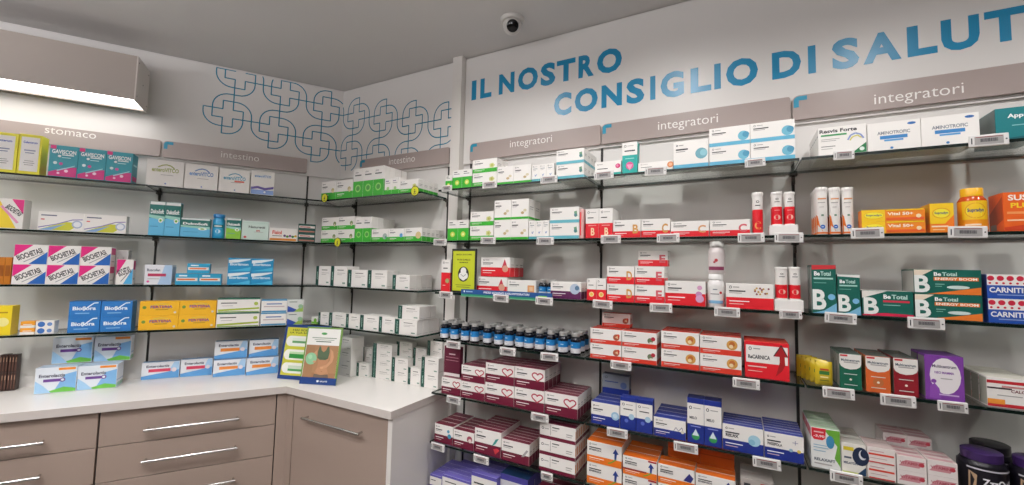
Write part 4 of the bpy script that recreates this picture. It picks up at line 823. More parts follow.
bk('B', 4, 602, 630, 313.5, 'red and white carton perched on rear of the stack', CHERRY, 1, 1, 1, .055, ins=.07, z0=k_[4]+.0008)
bk('B', 4, 661, 699.5, 332, 'red and white carton with round gold picture, left', ROUND, 1, 2, 3, .16)
bk('B', 4, 700, 742, 336.5, 'red and white carton with round gold picture, right', ROUND, 1, 2, 3, .16)
bk('B', 4, 744.8, 790, 342.5, 'large red carton with white panel and rising arrow', CARN, 1, 1, 3, .15)
k_ = bk('B', 5, 590.8, 619.5, 403.5, 'blue and white carton with glass globe', BLG, 1, 1, 4, .2)
bk('B', 5, 602, 629, 375, 'grey and blue carton perched on rear of the row', BGR, 1, 1, 1, .045, ins=.16, z0=k_[4]+.0008)
bk('B', 5, 620, 652.5, 399, 'narrow upright blue and white carton', BLS, 2, 1, 1, .05)
bk('B', 5, 653.5, 686, 419, 'blue and white carton with sketch line', BLM, 1, 1, 4, .2)
bk('B', 5, 687.2, 722, 399.7, 'tall dark-topped blue and white carton with sailing boat', BLT, 2, 1, 1, .06)
bk('B', 5, 722.6, 764, 426.5, 'blue and white carton with pale blue cloud', BLR, 1, 1, 5, .15)
bk('B', 5, 764.6, 804.5, 434.5, 'blue and white carton with small flowers', BLD, 1, 1, 6, .18)
bk('B', 6, 586.5, 621.5, 443.5, 'orange and white carton with blue arrow, left stack', orr(1), 1, 2, 3, .18)
bk('B', 6, 622.5, 657, 458.5, 'orange carton with dark red strip and blue arrow', orr(1, 1.6, True), 1, 2, 3, .18)
bk('B', 6, 657.7, 695, 467, 'orange and white carton with indigo wedge', ORB, 1, 2, 2, .09)
bk('B', 6, 695.6, 736, 477, 'orange and white carton, right stack', orr(1), 1, 2, 2, .09)
bk('B', 6, 668, 735, 444, 'plain deep orange carton in tall rear stack', dict(base='#c8581a', front=[('r', 0, .45, 1, .5, '#a8440f')], side=[('r', 0, .45, 1, .5, '#a8440f')]), 2, 3, 2, .11, ins=.115)
bk('B', 6, 741, 775, 481, 'pale grey carton with red mark', dict(base='#b5aea9', front=[('r', .6, .5, .9, .9, '#c25a4c'), ('r', .1, .6, .3, .8, '#3b3a40')]), 1, 2, 2, .14, ins=.02)
# ------------------------------------------------------------------ right bay
bk('B', 1, 818.5, 867.5, 125.5, 'white carton with green corner and black lettering', RES, 1, 1, 6, .2)
bk('B', 1, 868, 981, 117.5, 'large white carton with pale blue oval', AMI, 2, 1, 1, .14)
bk('B', 1, 996.5, 1045, 106, 'deep teal carton with white lettering', APP, 1, 1, 1, .14)
bk('B', 2, 862, 926.4, 209, 'long yellow and orange flat carton', SUF, 1, 2, 1, .05)
bk('B', 2, 930.5, 955.2, 203, 'square yellow and orange carton', SUC, dep=.08)
bk('B', 2, 1004.5, 1040, 191.5, 'tall orange carton with white and yellow lettering', SUS, dep=.085)
bk('B', 3, 812.4, 837.3, 264.8, 'tall dark green carton with red top', bet(True), 1, 1, 2, .1)
bk('B', 3, 838.2, 861.3, 274.3, 'dark green carton with white top', bet(False), 1, 1, 2, .1)
bk('B', 3, 862.5, 914.5, 291, 'low green carton with crimson foot', BTH, dep=.08)
bk('B', 3, 915.7, 984.2, 269.6, 'wide green and orange carton', BTE, 1, 2, 1, .12)
bk('B', 3, 989, 1040, 274.6, 'blue and white carton with red dots', CAR, 1, 2, 1, .1)
bk('B', 4, 840, 862.5, 354, 'dark green multivitamin carton with white crest', mul('#14604a'), 1, 1, 3, .16)
bk('B', 4, 866.5, 891.5, 356.5, 'orange multivitamin carton with white crest', mul('#d2622c', side='#a8774a'), 1, 1, 3, .16)
bk('B', 4, 894.5, 919.6, 358.5, 'dark red multivitamin carton with white crest', mul('#8c1a26'), 1, 1, 4, .18)
bk('B', 4, 926, 966, 356, 'large purple carton with white oval', MAM, 1, 1, 2, .12)
bk('B', 4, 988, 1040, 379, 'white carton with dark red bars', CEN, 1, 1, 4, .2)
bk('B', 5, 811.6, 841.4, 429, 'white and green carton with red discount flash', MEL, 1, 1, 5, .21)
bk('B', 5, 842, 867.2, 444, 'white carton with dark moon and yellow mark', NIT, 1, 1, 4, .18)
bk('B', 5, 867.8, 896.8, 448.5, 'white carton with red stripes', RWH, 1, 2, 2, .1)
bk('B', 5, 897.6, 928, 457.5, 'white and pink carton, left column', PNK, 1, 2, 3, .1)
bk('B', 5, 928.4, 959.4, 462, 'white and pink carton, right column', PNK, 1, 2, 3, .1)
bk('B', 5, 884, 934, 436, 'white and pink carton in higher rear block', PNK, 2, 3, 3, .1, ins=.12)
# ------------------------------------------------------------------ things with a lathe: bottles, tubes, jars
def round_thing(name, parts):
    """parts: list of (part name, MB, smooth)"""
    return [(n_, mb.mesh(n_, True)) for n_, mb in parts]
def place(name, ms, loc, lab, cat, grp, rz=0):
    o = link(name, None, None, loc, rz); tag(o, lab, cat, grp)
    for n_, me in ms: link(n_, me, o)
    return o
def curved(mb, els, R, z0, h, aw, L0=.0004):
    """print on the front of a cylinder: x 0..1 spans angle aw centred on -y"""
    def fm(x, y, L):
        a = -math.pi/2 + (x-.5)*aw; r = R+L; return (r*math.cos(a), r*math.sin(a), z0+y*h)
    sub = []
    for e in els:
        if e[0] == 'r' and e[3]-e[1] > .15:
            n = max(2, int((e[3]-e[1])*12))
            for i in range(n): sub.append(('r', e[1]+(e[3]-e[1])*i/n, e[2], e[1]+(e[3]-e[1])*(i+1)/n, e[4], e[5]))
        else: sub.append(e)
    for i, e in enumerate(els):
        ss = [x for x in sub if x is e] or [x for x in sub if e[0] == 'r' and x[0] == 'r' and x[5] is e[5] and x[2] == e[2] and x[4] == e[4] and x[1] >= e[1]-1e-6 and x[3] <= e[3]+1e-6]
        for x in ss: draw(mb, [x], lambda a, b, L, i=i: fm(a, b, L+.00008*i), R*aw, h)
def size(w, s, x0, x1, yt, ins):
    """radius, height, u-centre of an upright round thing from its survey edges"""
    t = DEP-ins; z = HS[s]
    for _ in range(3):
        a, b = u_at(w, t-.5*0, z, x0), u_at(w, t, z, x1)
        R = abs(b-a)/2
    R *= .93; c = (u_at(w, t-R, z, x0)+u_at(w, t-R, z, x1))/2
    return c, t-R, R, on(w, t-R, (x0+x1)/2, yt)[1]-z
darkg = mat('#0c0f1c', .12); capm = mat('#b9b7b5', .3, .4)
def syrup(R, H):
    b = MB(); b.lathe([(0, 0), (R*.94, 0), (R, .002), (R, H*.70), (R*.92, H*.76), (R*.66, H*.81), (R*.62, H*.86)], darkg, 22)
    l = MB(); l.lathe([(R+.0003, H*.10), (R+.0003, H*.32)], mat('#dcdce0', .4), 22); l.lathe([(R+.0003, H*.32), (R+.0003, H*.60)], mat('#1f78b8', .4), 22)
    curved(l, [('r', .2, .1, .8, .14, '#8a8a90'), ('r', .25, .75, .6, .82, '#dcecf6'), ('r', .25, .3, .6, .34, '#8a8a90')], R+.0003, H*.1, H*.46, 1.6)
    c = MB(); c.lathe([(R*.70, H*.83), (R*.76, H*.84), (R*.76, H*.98), (R*.68, H), (0, H)], capm, 22)
    return [('body', b.mesh('body', True)), ('label', l.mesh('label', True)), ('cap', c.mesh('cap', True))]
xs = [444.5, 454.3, 465.6, 474.6, 487, 499, 509, 519.6, 529.2, 539.6, 550.6, 563.2, 575.6]
ms = syrup(.0235, .098)
names = ['first', 'second', 'third', 'fourth', 'fifth', 'sixth', 'seventh', 'eighth', 'ninth', 'tenth', 'eleventh', 'twelfth', 'thirteenth']
prev = None
for row in range(3):
    for i, x in enumerate(xs):
        if row == 2 and i % 2: continue
        u = u_at('B', DEP-.036, HS[4], x)
        if prev is not None and row == 0: u = max(u, prev+.0485)
        if row == 0: prev = u; us = (us + [u]) if i else [u]
        else: u = us[i]
        place('syrup_bottle', ms, W('B', u, DEP-.036-.058*row-.004*math.sin(i*2.1), HS[4]+.0003),
              f'dark bottle with blue-white label, {names[i]} from left, {("front", "second", "rear")[row]} row, fourth shelf', 'bottle', 'dark syrup bottles on the fourth shelf', random.uniform(-.4, .4))
ms2 = syrup(.021, .085)
for i, (x, t) in enumerate([(538.6, .19), (545.2, .19), (549.0, .14), (540, .13)]):
    u = [1.715, 1.762, 1.742, 1.693][i]
    place('syrup_bottle', ms2, W('B', u, [.185, .19, .13, .135][i], HS[3]+.0003), f'small dark bottle with blue label, {("front left", "front right", "rear right", "rear left")[i]} of four, third shelf, centre-left bay', 'bottle', 'small dark bottles on the third shelf')
# effervescent tubes
def tube(R, H, fr, capc, bandc, els, nm='cap'):
    b = MB(); b.lathe([(0, 0), (R*.96, 0), (R, .002), (R, H*.93)], mat(WH, .35), 20)
    l = MB(); l.lathe([(R+.0003, .004), (R+.0003, H*fr)], mat(bandc, .35), 20)
    curved(l, els, R+.0004, 0, H*.93, 2.5)
    c = MB(); c.lathe([(R*1.08, H*.925), (R*1.1, H*.935), (R*1.1, H*.985), (R*1.04, H), (0, H)], mat(capc, .35), 20)
    return [('body', b.mesh('body', True)), ('label', l.mesh('label', True)), (nm, c.mesh('cap', True))]
def trow(s, xs_, yt, fr, capc, bandc, els, lab, grp, ny, ins=.012, z0=None, dep=.034):
    for i, (a, b) in enumerate(xs_):
        t0 = DEP-ins; u, tc, R, H = size('B', s, a, b, yt, ins)
        if z0 is not None: H -= (z0-HS[s])
        key = tube(R, H, fr, capc, bandc, els)
        for k in range(ny):
            pn = ('left', 'centre', 'right')[i] if len(xs_) == 3 else (('left', 'right')[i] if len(xs_) == 2 else '')
            if ny > 1: pn += (' front', ' second row', ' third row', ' rear')[k]
            place('effervescent_tube', key, W('B', u, tc-k*dep, (z0 if z0 is not None else HS[s])+.0004), f'{lab}{", " + pn.strip() if pn.strip() else ""}', 'tube', grp)
RT = [ring(.5, .84, .1, DK, .012, .25), ('r', .3, .74, .7, .76, DK), ('e', .5, .25, .25, .08, '#e8b8a8'), ('r', .3, .47, .7, .485, '#f0b5ae')]
RC = RT[:2] + [('t', 'C', .5, .25, .2, '#e8a05a', .5)]
trow(2, [(752.4, 763.6)], 193, .6, WH, RED, RC, 'tall white and red tube with letter C, alone beside flat red cartons', 'red and white effervescent tubes', 2)
# two white carton trays carrying tubes
def tray(s, x0, x1, yt, lab):
    t = DEP-.004; u0, u1 = u_at('B', t, HS[s], x0), u_at('B', t, HS[s], x1); z = on('B', t, (x0+x1)/2, yt)[1]; H = z-HS[s]
    mb = MB(); mb.box(-(u1-u0)/2, (u1-u0)/2, -.045, .045, 0, H-.002, mat('#e9e6e3', .5), bev=.0015)
    o = link('display_tray', mb.mesh('display_tray'), None, W('B', (u0+u1)/2, t-.045, HS[s]+.0006)); tag(o, lab, 'tray', 'white trays carrying tubes')
    return HS[s]+H-.001
z_ = tray(2, 769.5, 798.5, 224.5, 'white cardboard tray under two red and white tubes, second shelf')
trow(2, [(771.7, 783), (784.5, 795.7)], 192.5, .55, WH, RED, RT, 'white and red tube on second-shelf white tray', 'red and white effervescent tubes', 2, z0=z_, dep=.04)
z_ = tray(3, 774.8, 804, 299.5, 'white cardboard tray under two red and white tubes, third shelf')
trow(3, [(776, 788.3), (789.4, 801.4)], 267.2, .45, WH, RED, RT, 'white and red tube on third-shelf white tray', 'red and white effervescent tubes', 2, z0=z_, dep=.04)
OT = [('p', [(0, 0), (1, 0), (1, .05), (.5, .09), (.3, .22), (.16, .42), (0, .46)], '#e8762a'), ('e', .50, .18, .17, None, '#2364b8'), ('r', .42, .17, .58, .185, '#d7e6f6'), ('r', .42, .42, .58, .46, '#6f8f7a'), ('r', .2, .80, .8, .83, '#e0a070'), ('r', .2, .72, .7, .735, GY), ('r', .3, .62, .6, .63, GY)]
trow(2, [(815.8, 828.6), (829.2, 841.2), (842, 854.5)], 188, .06, WH, '#e8762a', OT, 'white tube with orange foot and blue disc', 'white and orange effervescent tubes', 4, ins=.02, dep=.036)
# jars
def jar(R, H, bodym, labm, capm_, els, neck=.7, capr=.86, lz=(.12, .66), hcap=.2):
    b = MB(); b.lathe([(0, 0), (R*.95, 0), (R, .004), (R, H*(1-hcap)*.88), (R*neck*1.08, H*(1-hcap)), (R*neck, H*(1-hcap))], bodym, 28)
    l = MB(); l.lathe([(R+.0004, H*lz[0]), (R+.0004, H*lz[1])], labm, 28); curved(l, els, R+.0006, H*lz[0], H*(lz[1]-lz[0]), 2.1)
    c = MB(); c.lathe([(R*capr, H*(1-hcap)+.001), (R*capr, H*.985), (R*(capr-.05), H), (0, H)], capm_, 28)
    return [('body', b.mesh('body', True)), ('label', l.mesh('label', True)), ('cap', c.mesh('cap', True))]
u, tc, R, H = size('B', 3, 706.9, 725.3, 274.3, .01)
mj = jar(R, H, mat('#e6e3e2', .4), mat('#ecebe9', .4), mat('#efeeec', .4), [('r', 0, 0, 1, .16, '#7fb4d8'), ('r', .2, .5, .7, .54, '#6b6870'), ('e', .8, .6, .08, None, '#c8323c'), ('r', .35, .75, .6, .8, '#77808a')], hcap=.17)
place('supplement_jar', mj, W('B', u, tc, HS[3]+.0004), 'white supplement jar with white cap and pale blue foot, third shelf', 'jar', 'supplement jars')
mj2 = jar(R, H, mat('#d8cfce', .4), mat('#ded4d3', .4), mat('#e6e1df', .4), [('r', 0, 0, 1, .2, '#8a3a5a'), ('e', .5, .55, .1, None, '#b8323c'), ('e', .4, .45, .07, None, '#a8424c')], hcap=.17)
o2 = place('supplement_jar', mj2, W('B', u+.003, tc-.004, HS[3]+H+.001), 'white supplement jar with plum foot, standing on top of another jar', 'jar', 'supplement jars')
u, tc, R, H = size('B', 2, 212, 225, 214.5, .01) if False else (None,)*4
t_ = DEP-.045; ua = (u_at('A', t_, HS[2], 211)+u_at('A', t_, HS[2], 225))/2; R_ = abs(u_at('A', t_, HS[2], 211)-u_at('A', t_, HS[2], 225))/2*.9
mj3 = jar(R_, on('A', t_, 218, 214.5)[1]-HS[2], mat('#2f9ccf', .3), mat('#3fa9d8', .4), mat('#2a7fbd', .35), [('r', .1, .6, .9, .8, '#0f6a62'), ('r', .2, .66, .8, .74, '#ffffff'), ('e', .5, .3, .2, .15, '#cfe9f2')], hcap=.15, capr=.95)
place('supplement_jar', mj3, W('A', ua, t_, HS[2]+.0004), 'small blue jar with blue cap, second shelf, left wall', 'jar', 'supplement jars', math.atan2(-AD.y, -AD.x))
u, tc, R, H = size('B', 2, 957.5, 989.5, 189, .015)
amb = mat('#c9501c', .15)
mj4 = jar(R, H, amb, mat('#ef9a22', .35), mat('#f4b81f', .35), [('p', [(0, .2), (1, 0), (1, .5), (.6, .2)], '#ee6a22'), ('r', 0, .35, .9, 1, '#f3c925')] + oval('Supradyn', .45, .66, .33, .26) + [('r', .1, .14, .6, .2, '#fbe3c2')], neck=.72, capr=.78, lz=(.06, .70), hcap=.19)
place('supplement_jar', mj4, W('B', u, tc, HS[2]+.0004), 'orange gummy jar with yellow-orange cap, second shelf, right bay', 'jar', 'supplement jars')
blk = mat('#15131c', .3); pur = mat('#3a2358', .35)
def zz(R, H, cp): return jar(R, H, blk, blk, cp, [('r', 0, .88, 1, .93, '#c9c6cf'), ('p', [(.02, .1), (.16, .1), (.2, .7), (.04, .8)], '#b99a7a'), ('t', 'ZzzQuil', .60, .5, .28, '#eceaf0', .62), ('r', .35, .1, .95, .3, '#a9a6b4')], neck=.8, capr=.84, lz=(.05, .72), hcap=.2)
z1 = on('B', .19, 978, 444)[1]-HS[5]
cpos = [(1.0, 'front left')]
Rj = .055
mz = zz(Rj, .134, pur); mz2 = zz(Rj, .134, mat('#1f1c22', .35))
uj = u_at('B', DEP-.06, HS[5], 984)
place('supplement_jar', mz, W('B', uj, DEP-.065, HS[5]+.0004), 'black jar with purple cap and white lettering, bottom right, left one', 'jar', 'black jars with purple caps', .1)
place('supplement_jar', mz, W('B', uj+.114, DEP-.060, HS[5]+.0004), 'black jar with purple cap, cut off by the right picture edge', 'jar', 'black jars with purple caps', 0)
place('supplement_jar', mz2, W('B', uj+.055, DEP-.162, HS[5]+.0004), 'black jar with black cap standing behind the purple-capped jars', 'jar', 'black jars with purple caps', 0)
# yellow lozenge pouches in a row
def pouch():
    mb = MB(); w_, h_, d_ = .05, .083, .011; n = 10; vs = []; fs = []
    yl = mat('#cfb62a', .3)
    for side in (-1, 1):
        for j in range(n+1):
            for i in range(n+1):
                x = i/n-.5; z = j/n; pf = max(0, 1-(2*x)**4)*max(0, 1-(2*z-1)**4)
                vs.append((x*w_, side*d_*pf, z*h_))
    N = (n+1)**2
    for s_ in (0, 1):
        for j in range(n):
            for i in range(n):
                a = s_*N+j*(n+1)+i; fs.append((a, a+1, a+n+2, a+n+1) if s_ == 0 else (a, a+n+1, a+n+2, a+1))
    mb.add(vs, fs, yl)
    draw(mb, [('r', .18, .45, .82, .62, '#3f7a3a'), ('r', .22, .66, .78, .74, '#b8452c'), ('r', .25, .3, .75, .36, '#f3e7b0'), ('r', .2, .15, .8, .19, '#55622a')], lambda x, y, L: ((x-.5)*w_*.9, -d_-L-.0006, .006+y*h_*.86), w_, h_)
    return mb.mesh('pouch', True)
pm = pouch(); u = u_at('B', DEP-.03, HS[4], 824)
for k in range(5):
    tag(link('lozenge_pouch', pm, None, W('B', u-.011*k, DEP-.03-.026*k, HS[4]+.001)), f'yellow and green lozenge pouch, {("front", "second", "third", "fourth", "rear")[k]} of its row, right bay', 'pouch', 'yellow lozenge pouches on the fourth shelf')
# the tall burgundy pack at the left end of the fifth shelf
z_ = HS[5] + (on('B', DEP-.01, 450, 378)[1]-HS[5]) + .002
bk('B', 5, 443.5, 459.5, 346.5, 'tall burgundy card pack standing on a heart carton', TALLB, dep=.03, ins=.035, z0=z_)
# ------------------------------------------------------------------ electronic price tags
TAGS = [  # shelf, x0, y0, x1, y1, what stands above
 (1, 442, 184.6, 452, 192.3, 'small white-green carton'), (1, 483.3, 181.4, 496.4, 188.3, 'chamomile cartons'), (1, 541, 176.3, 557, 183, 'narrow teal-foot cartons'),
 (2, 434.5, 238.6, 445.7, 245.8, 'left end of centre-left bay'), (2, 481.4, 237, 495, 244, 'chamomile cartons'), (2, 537.5, 237, 552.8, 245, 'teal-banded cartons'),
 (3, 439, 291, 453, 299, 'leaf carton beside yellow notice'), (3, 493, 294, 508.7, 302.6, 'blue shelf strip, left one'), (3, 536, 296.5, 552.4, 305.7, 'blue shelf strip, right one'),
 (4, 447, 340.6, 460, 349, 'leftmost dark bottles'), (4, 500.4, 346.7, 515, 356.3, 'middle dark bottles'), (4, 541.5, 351.5, 557.8, 362.4, 'rightmost dark bottles'),
 (5, 447.5, 396, 460, 404, 'leftmost heart cartons'), (5, 531.8, 412, 548, 423, 'right heart cartons'),
 (6, 431, 442, 444.7, 452, 'burgundy blue-figure cartons'), (6, 474, 453.6, 488.4, 465.4, 'burgundy leaf cartons'), (6, 541.6, 470.7, 552.4, 482, 'three-high burgundy stack'),
 (1, 594.9, 171, 613.2, 179.5, 'pink shield carton'), (1, 645.6, 167, 665.7, 175.6, 'orange shield carton'), (1, 746.5, 158, 763.8, 167.7, 'capsule-print cartons'),
 (2, 601.9, 234.5, 619.8, 243.9, 'red letter-B cartons'), (2, 658.2, 233.6, 678.3, 242.8, 'gold letter-C cartons'), (2, 738.9, 232.4, 763.4, 243.4, 'single red tube'), (2, 776, 232, 801.6, 243.4, 'tray with two tubes'),
 (3, 593.5, 300, 611.7, 308.8, 'yellow tomato cartons'), (3, 650.4, 302.9, 671.8, 312.7, 'letter-E cartons'), (3, 715, 306.7, 739.2, 317.6, 'white supplement jar'), (3, 781.3, 309.3, 800, 319.8, 'tray with two tubes'),
 (4, 611, 360, 631, 371, 'apple cartons'), (4, 734.4, 377.5, 758.2, 389.7, 'red arrow carton'),
 (5, 608, 426.6, 627, 439.5, 'glass globe cartons'), (5, 675, 440.6, 697, 454.7, 'tall boat cartons'), (5, 753.9, 455.8, 779.9, 471, 'small flower cartons'),
 (1, 834, 149.6, 853.6, 161, 'green-cornered white carton'), (1, 969, 134, 1008, 146.5, 'deep teal carton'),
 (2, 852.2, 228, 882.6, 238.4, 'long yellow-orange cartons'), (2, 948.3, 226, 986.6, 238.4, 'orange gummy jar'),
 (3, 826, 312, 854.9, 324.6, 'tall dark green cartons'), (3, 908.8, 316.8, 943.5, 330, 'green-orange cartons'),
 (4, 823.9, 385.9, 853.6, 400.7, 'yellow pouches'), (4, 882, 393, 914.5, 408.5, 'orange and red multivitamins'), (4, 940.5, 399.8, 965.3, 414, 'purple oval carton'),
 (5, 832, 471, 861, 485, 'red discount flash cartons')]
tfm = mat('#e2e0de', .35); scm = mat('#a3a19f', .3); scd = mat('#34333a', .4); redm = mat('#8d3038', .4)
_tg = {}
for (s, x0, y0, x1, y1, what) in TAGS:
    t = DEP+.0105; c = (x0+x1)/2
    (ua, _), (ub, _) = on('B', t, x0, (y0+y1)/2), on('B', t, x1, (y0+y1)/2)
    za_, zb_ = on('B', t, c, y1)[1], on('B', t, c, y0)[1]
    wd, hh = ub-ua, zb_-za_
    wd = .088 if wd > .073 else (.068 if wd > .055 else (.058 if wd > .0495 else .052)); hh = .037 if wd > .08 else (.033 if wd > .055 else .030)
    k = wd
    if k not in _tg:
        a = MB(); a.box(-wd/2, wd/2, -.004, .0035, 0, hh, tfm, bev=.0018); a.box(-wd*.3, wd*.3, .0033, .0098, hh*.45, hh*.75, tfm)
        b = MB(); sx0, sx1, sz0, sz1 = -wd*.36, wd*.36, hh*.16, hh*.84
        b.box(sx0, sx1, -.0048, -.0038, sz0, sz1, scm)
        rr = random.Random(3); x = sx0+.2*(sx1-sx0)
        while x < sx1-.2*(sx1-sx0):
            w_ = rr.choice((.0008, .0012, .0018)); b.box(x, x+w_, -.0051, -.0047, sz0+.3*(sz1-sz0), sz0+.72*(sz1-sz0), scd); x += w_+.001
        b.box(sx0+.002, sx1-.002, -.0051, -.0047, sz1-.003, sz1-.0012, redm)
        d = MB(); d.rod((wd*.43, -.0047, hh*.5), (wd*.43, -.0036, hh*.5), .0022, scd)
        d2 = MB(); d2.box(-wd*.445, -wd*.415, -.0044, -.0036, hh*.25, hh*.75, scd)
        _tg[k] = [('frame', a.mesh('frame')), ('screen', b.mesh('screen')), ('button', d.mesh('button')), ('code_strip', d2.mesh('code_strip'))]
    u = (ua+ub)/2; z = (za_+zb_)/2-hh/2
    o = link('price_tag', None, None, W('B', u, t, z)); o.rotation_euler = (0, random.uniform(-.03, .03), 0)
    b_ = bay('B', u)
    tag(o, f'white electronic price tag, {ORD[s]} shelf edge, {b_}, by {what}', 'price tag', 'electronic price tags on the shelf edges')
    for n_, me in _tg[k]: link(n_, me, o)
# ------------------------------------------------------------------ round yellow stickers on the corner shelves
for i, (s, x, y, lab) in enumerate([(1, 324.7, 198, 'round yellow hanging sticker on top shelf, left one, by the inner corner'), (1, 414.9, 191, 'round yellow hanging sticker on top shelf, right one, by the white upright'), (2, 337.6, 242.3, 'round yellow hanging sticker on second shelf under mushroom cartons')]):
    t = DEP+.006; u, z = on('B', t, x, y); R = .030
    o = link('shelf_sticker', None, None, W('B', u, t, z)); tag(o, lab, 'sticker', 'round yellow stickers on shelf edges')
    mb = MB(); mb.lathe([(0, -.001), (R, -.001), (R, .001), (0, .001)], mat('#2a2c22', .4), 24); mb.v = [(a, c-.0, b) for a, b, c in mb.v]; link('rim', mb.mesh('rim'), o)
    mb = MB(); mb.lathe([(0, -.0014), (R*.87, -.0014), (R*.87, .0005)], mat('#dcd92a', .4), 24); mb.v = [(a, c, b) for a, b, c in mb.v]
    draw(mb, [('e', .5, .62, .08, None, '#3a3a28'), ('p', [(.36, .48), (.64, .48), (.6, .3), (.4, .3)], '#3a3a28'), ('r', .3, .12, .7, .2, '#3a3a28')], lambda a, b, L: ((a-.5)*2*R*.8, -.0016-L, (b-.5)*2*R*.8), R, R)
    link('face', mb.mesh('face'), o)
# ------------------------------------------------------------------ yellow notice in a dark frame, blue shelf strip
t = DEP-.012
ua, _ = on('B', t, 451.2, 290); ub, _ = on('B', t, 476, 290); zt_ = on('B', t, 463, 248.8)[1]
Wn = ub-ua; Hn = zt_-HS[3]-.001
o = link('notice_stand', None, None, W('B', (ua+ub)/2, t, HS[3]+.0008), 0); tag(o, 'yellow-green notice in a dark frame, standing on the third shelf', 'notice')
mb = MB(); mb.box(-Wn/2, Wn/2, -.004, .004, 0, Hn, mat('#26282c', .4), bev=.002); mb.box(-Wn/2, Wn/2, .004, .045, 0, .003, mat('#26282c', .4)); link('frame', mb.mesh('frame'), o)
mb = MB()
draw(mb, [('r', 0, 0, 1, 1, '#c6cf2e'), ('t', 'SENZA ZUCCHERI', .5, .91, .035, '#3c4a1c', .72), ('t', 'PUOI DARLO', .5, .78, .04, '#3c4a1c', .6), ('t', 'SEMPRE', .5, .71, .03, '#3c4a1c', .4),
  ('e', .5, .42, .25, .19, '#23272b'), ('e', .5, .50, .13, .09, '#efeeea'), ('e', .39, .38, .1, .08, '#efeeea'), ('e', .61, .38, .1, .08, '#efeeea'), ('e', .5, .35, .12, .09, '#efeeea'), ('k', [(.38, .42), (.5, .36), (.62, .42)], .01, '#23272b'),
  ('r', .15, .14, .85, .155, '#6b7a2a'), ('r', .2, .09, .8, .105, '#6b7a2a')], lambda x, y, L: ((x-.5)*Wn*.88, -.0042-L, Hn*.05+y*Hn*.9), Wn, Hn)
link('sheet', mb.mesh('sheet'), o)
t = DEP+.004
ua, _ = on('B', t, 461.5, 292); ub, _ = on('B', t, 552.5, 297); L = ub-ua
za_, zb_ = on('B', t, 507, 296.5)[1], on('B', t, 507, 289)[1]
H = max(.03, zb_-za_); z0 = HS[3]-.014
o = link('shelf_strip', None, None, W('B', (ua+ub)/2, t, z0)); tag(o, 'long blue and green promotional strip along the third shelf edge', 'sign')
mb = MB(); mb.box(-L/2, L/2, -.004, -.001, 0, .038, '#2d8a6a'); link('panel', mb.mesh('panel'), o)
mb = MB(); draw(mb, [('r', 0, .36, 1, 1, '#1f4f8e'), ('r', 0, .0, 1, .12, '#6fb48e'), ('t', 'PREZZI SCONTATI SUGLI INTEGRATORI', .52, .68, .26, '#eef2f6', .5), ('e', .04, .7, .008, .13, '#eef2f6'), ('r', .06, .62, .14, .76, '#9fc0dd'), ('r', .86, .25, .95, .62, '#7ac142'), ('t', 'plus', .905, .44, .18, '#ffffff', .06)], lambda x, y, L_: ((x-.5)*L, -.0042-L_, y*.038), L, .038)
link('lettering', mb.mesh('lettering'), o)
# ------------------------------------------------------------------ two leaflet stands on the worktop
def gz(px, py, z=CT):
    v = fwd + r2*((px-512)/F) - u2*((py-242.5)/F); return CAM + v*((z-CAM.z)/v.z)
def stand(a, b, ytop, lab, els, frame):
    A_, B_ = gz(*a), gz(*b); d = B_-A_; wd = d.length; rz = math.atan2(d.y, d.x); mid = (A_+B_)/2
    n = Vector((d.y, -d.x, 0)).normalized()
    v = fwd + r2*(((a[0]+b[0])/2+1-512)/F) - u2*((ytop-242.5)/F)
    lean = math.radians(10)
    # height along the leaning sheet
    lo, hi = 0, .6
    for _ in range(40):
        h = (lo+hi)/2; P = mid + Vector((0, 0, h*math.cos(lean))) - n*h*math.sin(lean)
        if proj(P)[1] > ytop: lo = h
        else: hi = h
    h = lo; o = link('leaflet_stand', None, None, (mid.x, mid.y, CT+.0012), rz); tag(o, lab, 'leaflet stand', 'leaflet stands on the worktop')
    R_ = Matrix.Rotation(-lean, 3, 'X')
    def tr(mb): mb.v = [tuple(R_ @ Vector(p)) for p in mb.v]; return mb
    mb = MB(); mb.box(-wd/2, wd/2, 0, .004, 0, h, frame); tr(mb); mb.box(-wd/2+.01, wd/2-.01, .002, h*.1, 0.0, .003, CLEAR)
    # strut behind
    top = R_ @ Vector((0, .0045, h*.8)); mb.poly([(-.02, .01, .003), (.02, .01, .003), (.02, top.y, top.z), (-.02, top.y, top.z)], frame)
    mb.poly([(-.02, h*.1, .003), (.02, h*.1, .003), (.02, top.y, top.z), (-.02, top.y, top.z)], frame)
    link('frame', mb.mesh('frame'), o)
    mb = MB(); draw(mb, els, lambda x, y, L: ((x-.5)*wd, -L-.0003, y*h), wd, h); tr(mb); link('leaflet', mb.mesh('leaflet'), o)
NV = mat('#1c3d7c', .4)
stand((277, 378.5), (323, 382.2), 325.5, 'blue-framed yellow leaflet with green cartons, behind the other leaflet', [
  ('r', .05, .07, .97, .95, '#c6c43c'), ('t', 'HAI SCELTO', .42, .90, .035, '#4b5a20', .5), ('t', 'LA TUA SALUTE?', .42, .85, .032, '#4b5a20', .6),
  ('r', .16, .60, .80, .79, '#eceee6'), ('r', .16, .35, .80, .54, '#eceee6'), ('r', .16, .11, .80, .30, '#eceee6'), ('e', .16, .695, .10, .095, '#eceee6'), ('e', .16, .445, .10, .095, '#eceee6'), ('e', .16, .205, .10, .095, '#eceee6'),
  ('r', .2, .66, .5, .75, '#5d9a5f'), ('r', .2, .7, .5, .75, '#dfe9dc'), ('r', .18, .38, .55, .5, '#2f8f3f'), ('r', .18, .46, .55, .5, '#bfdcae'), ('r', .2, .15, .5, .25, '#c9d8c4'), ('r', .2, .15, .5, .19, '#4c9a54')], NV)
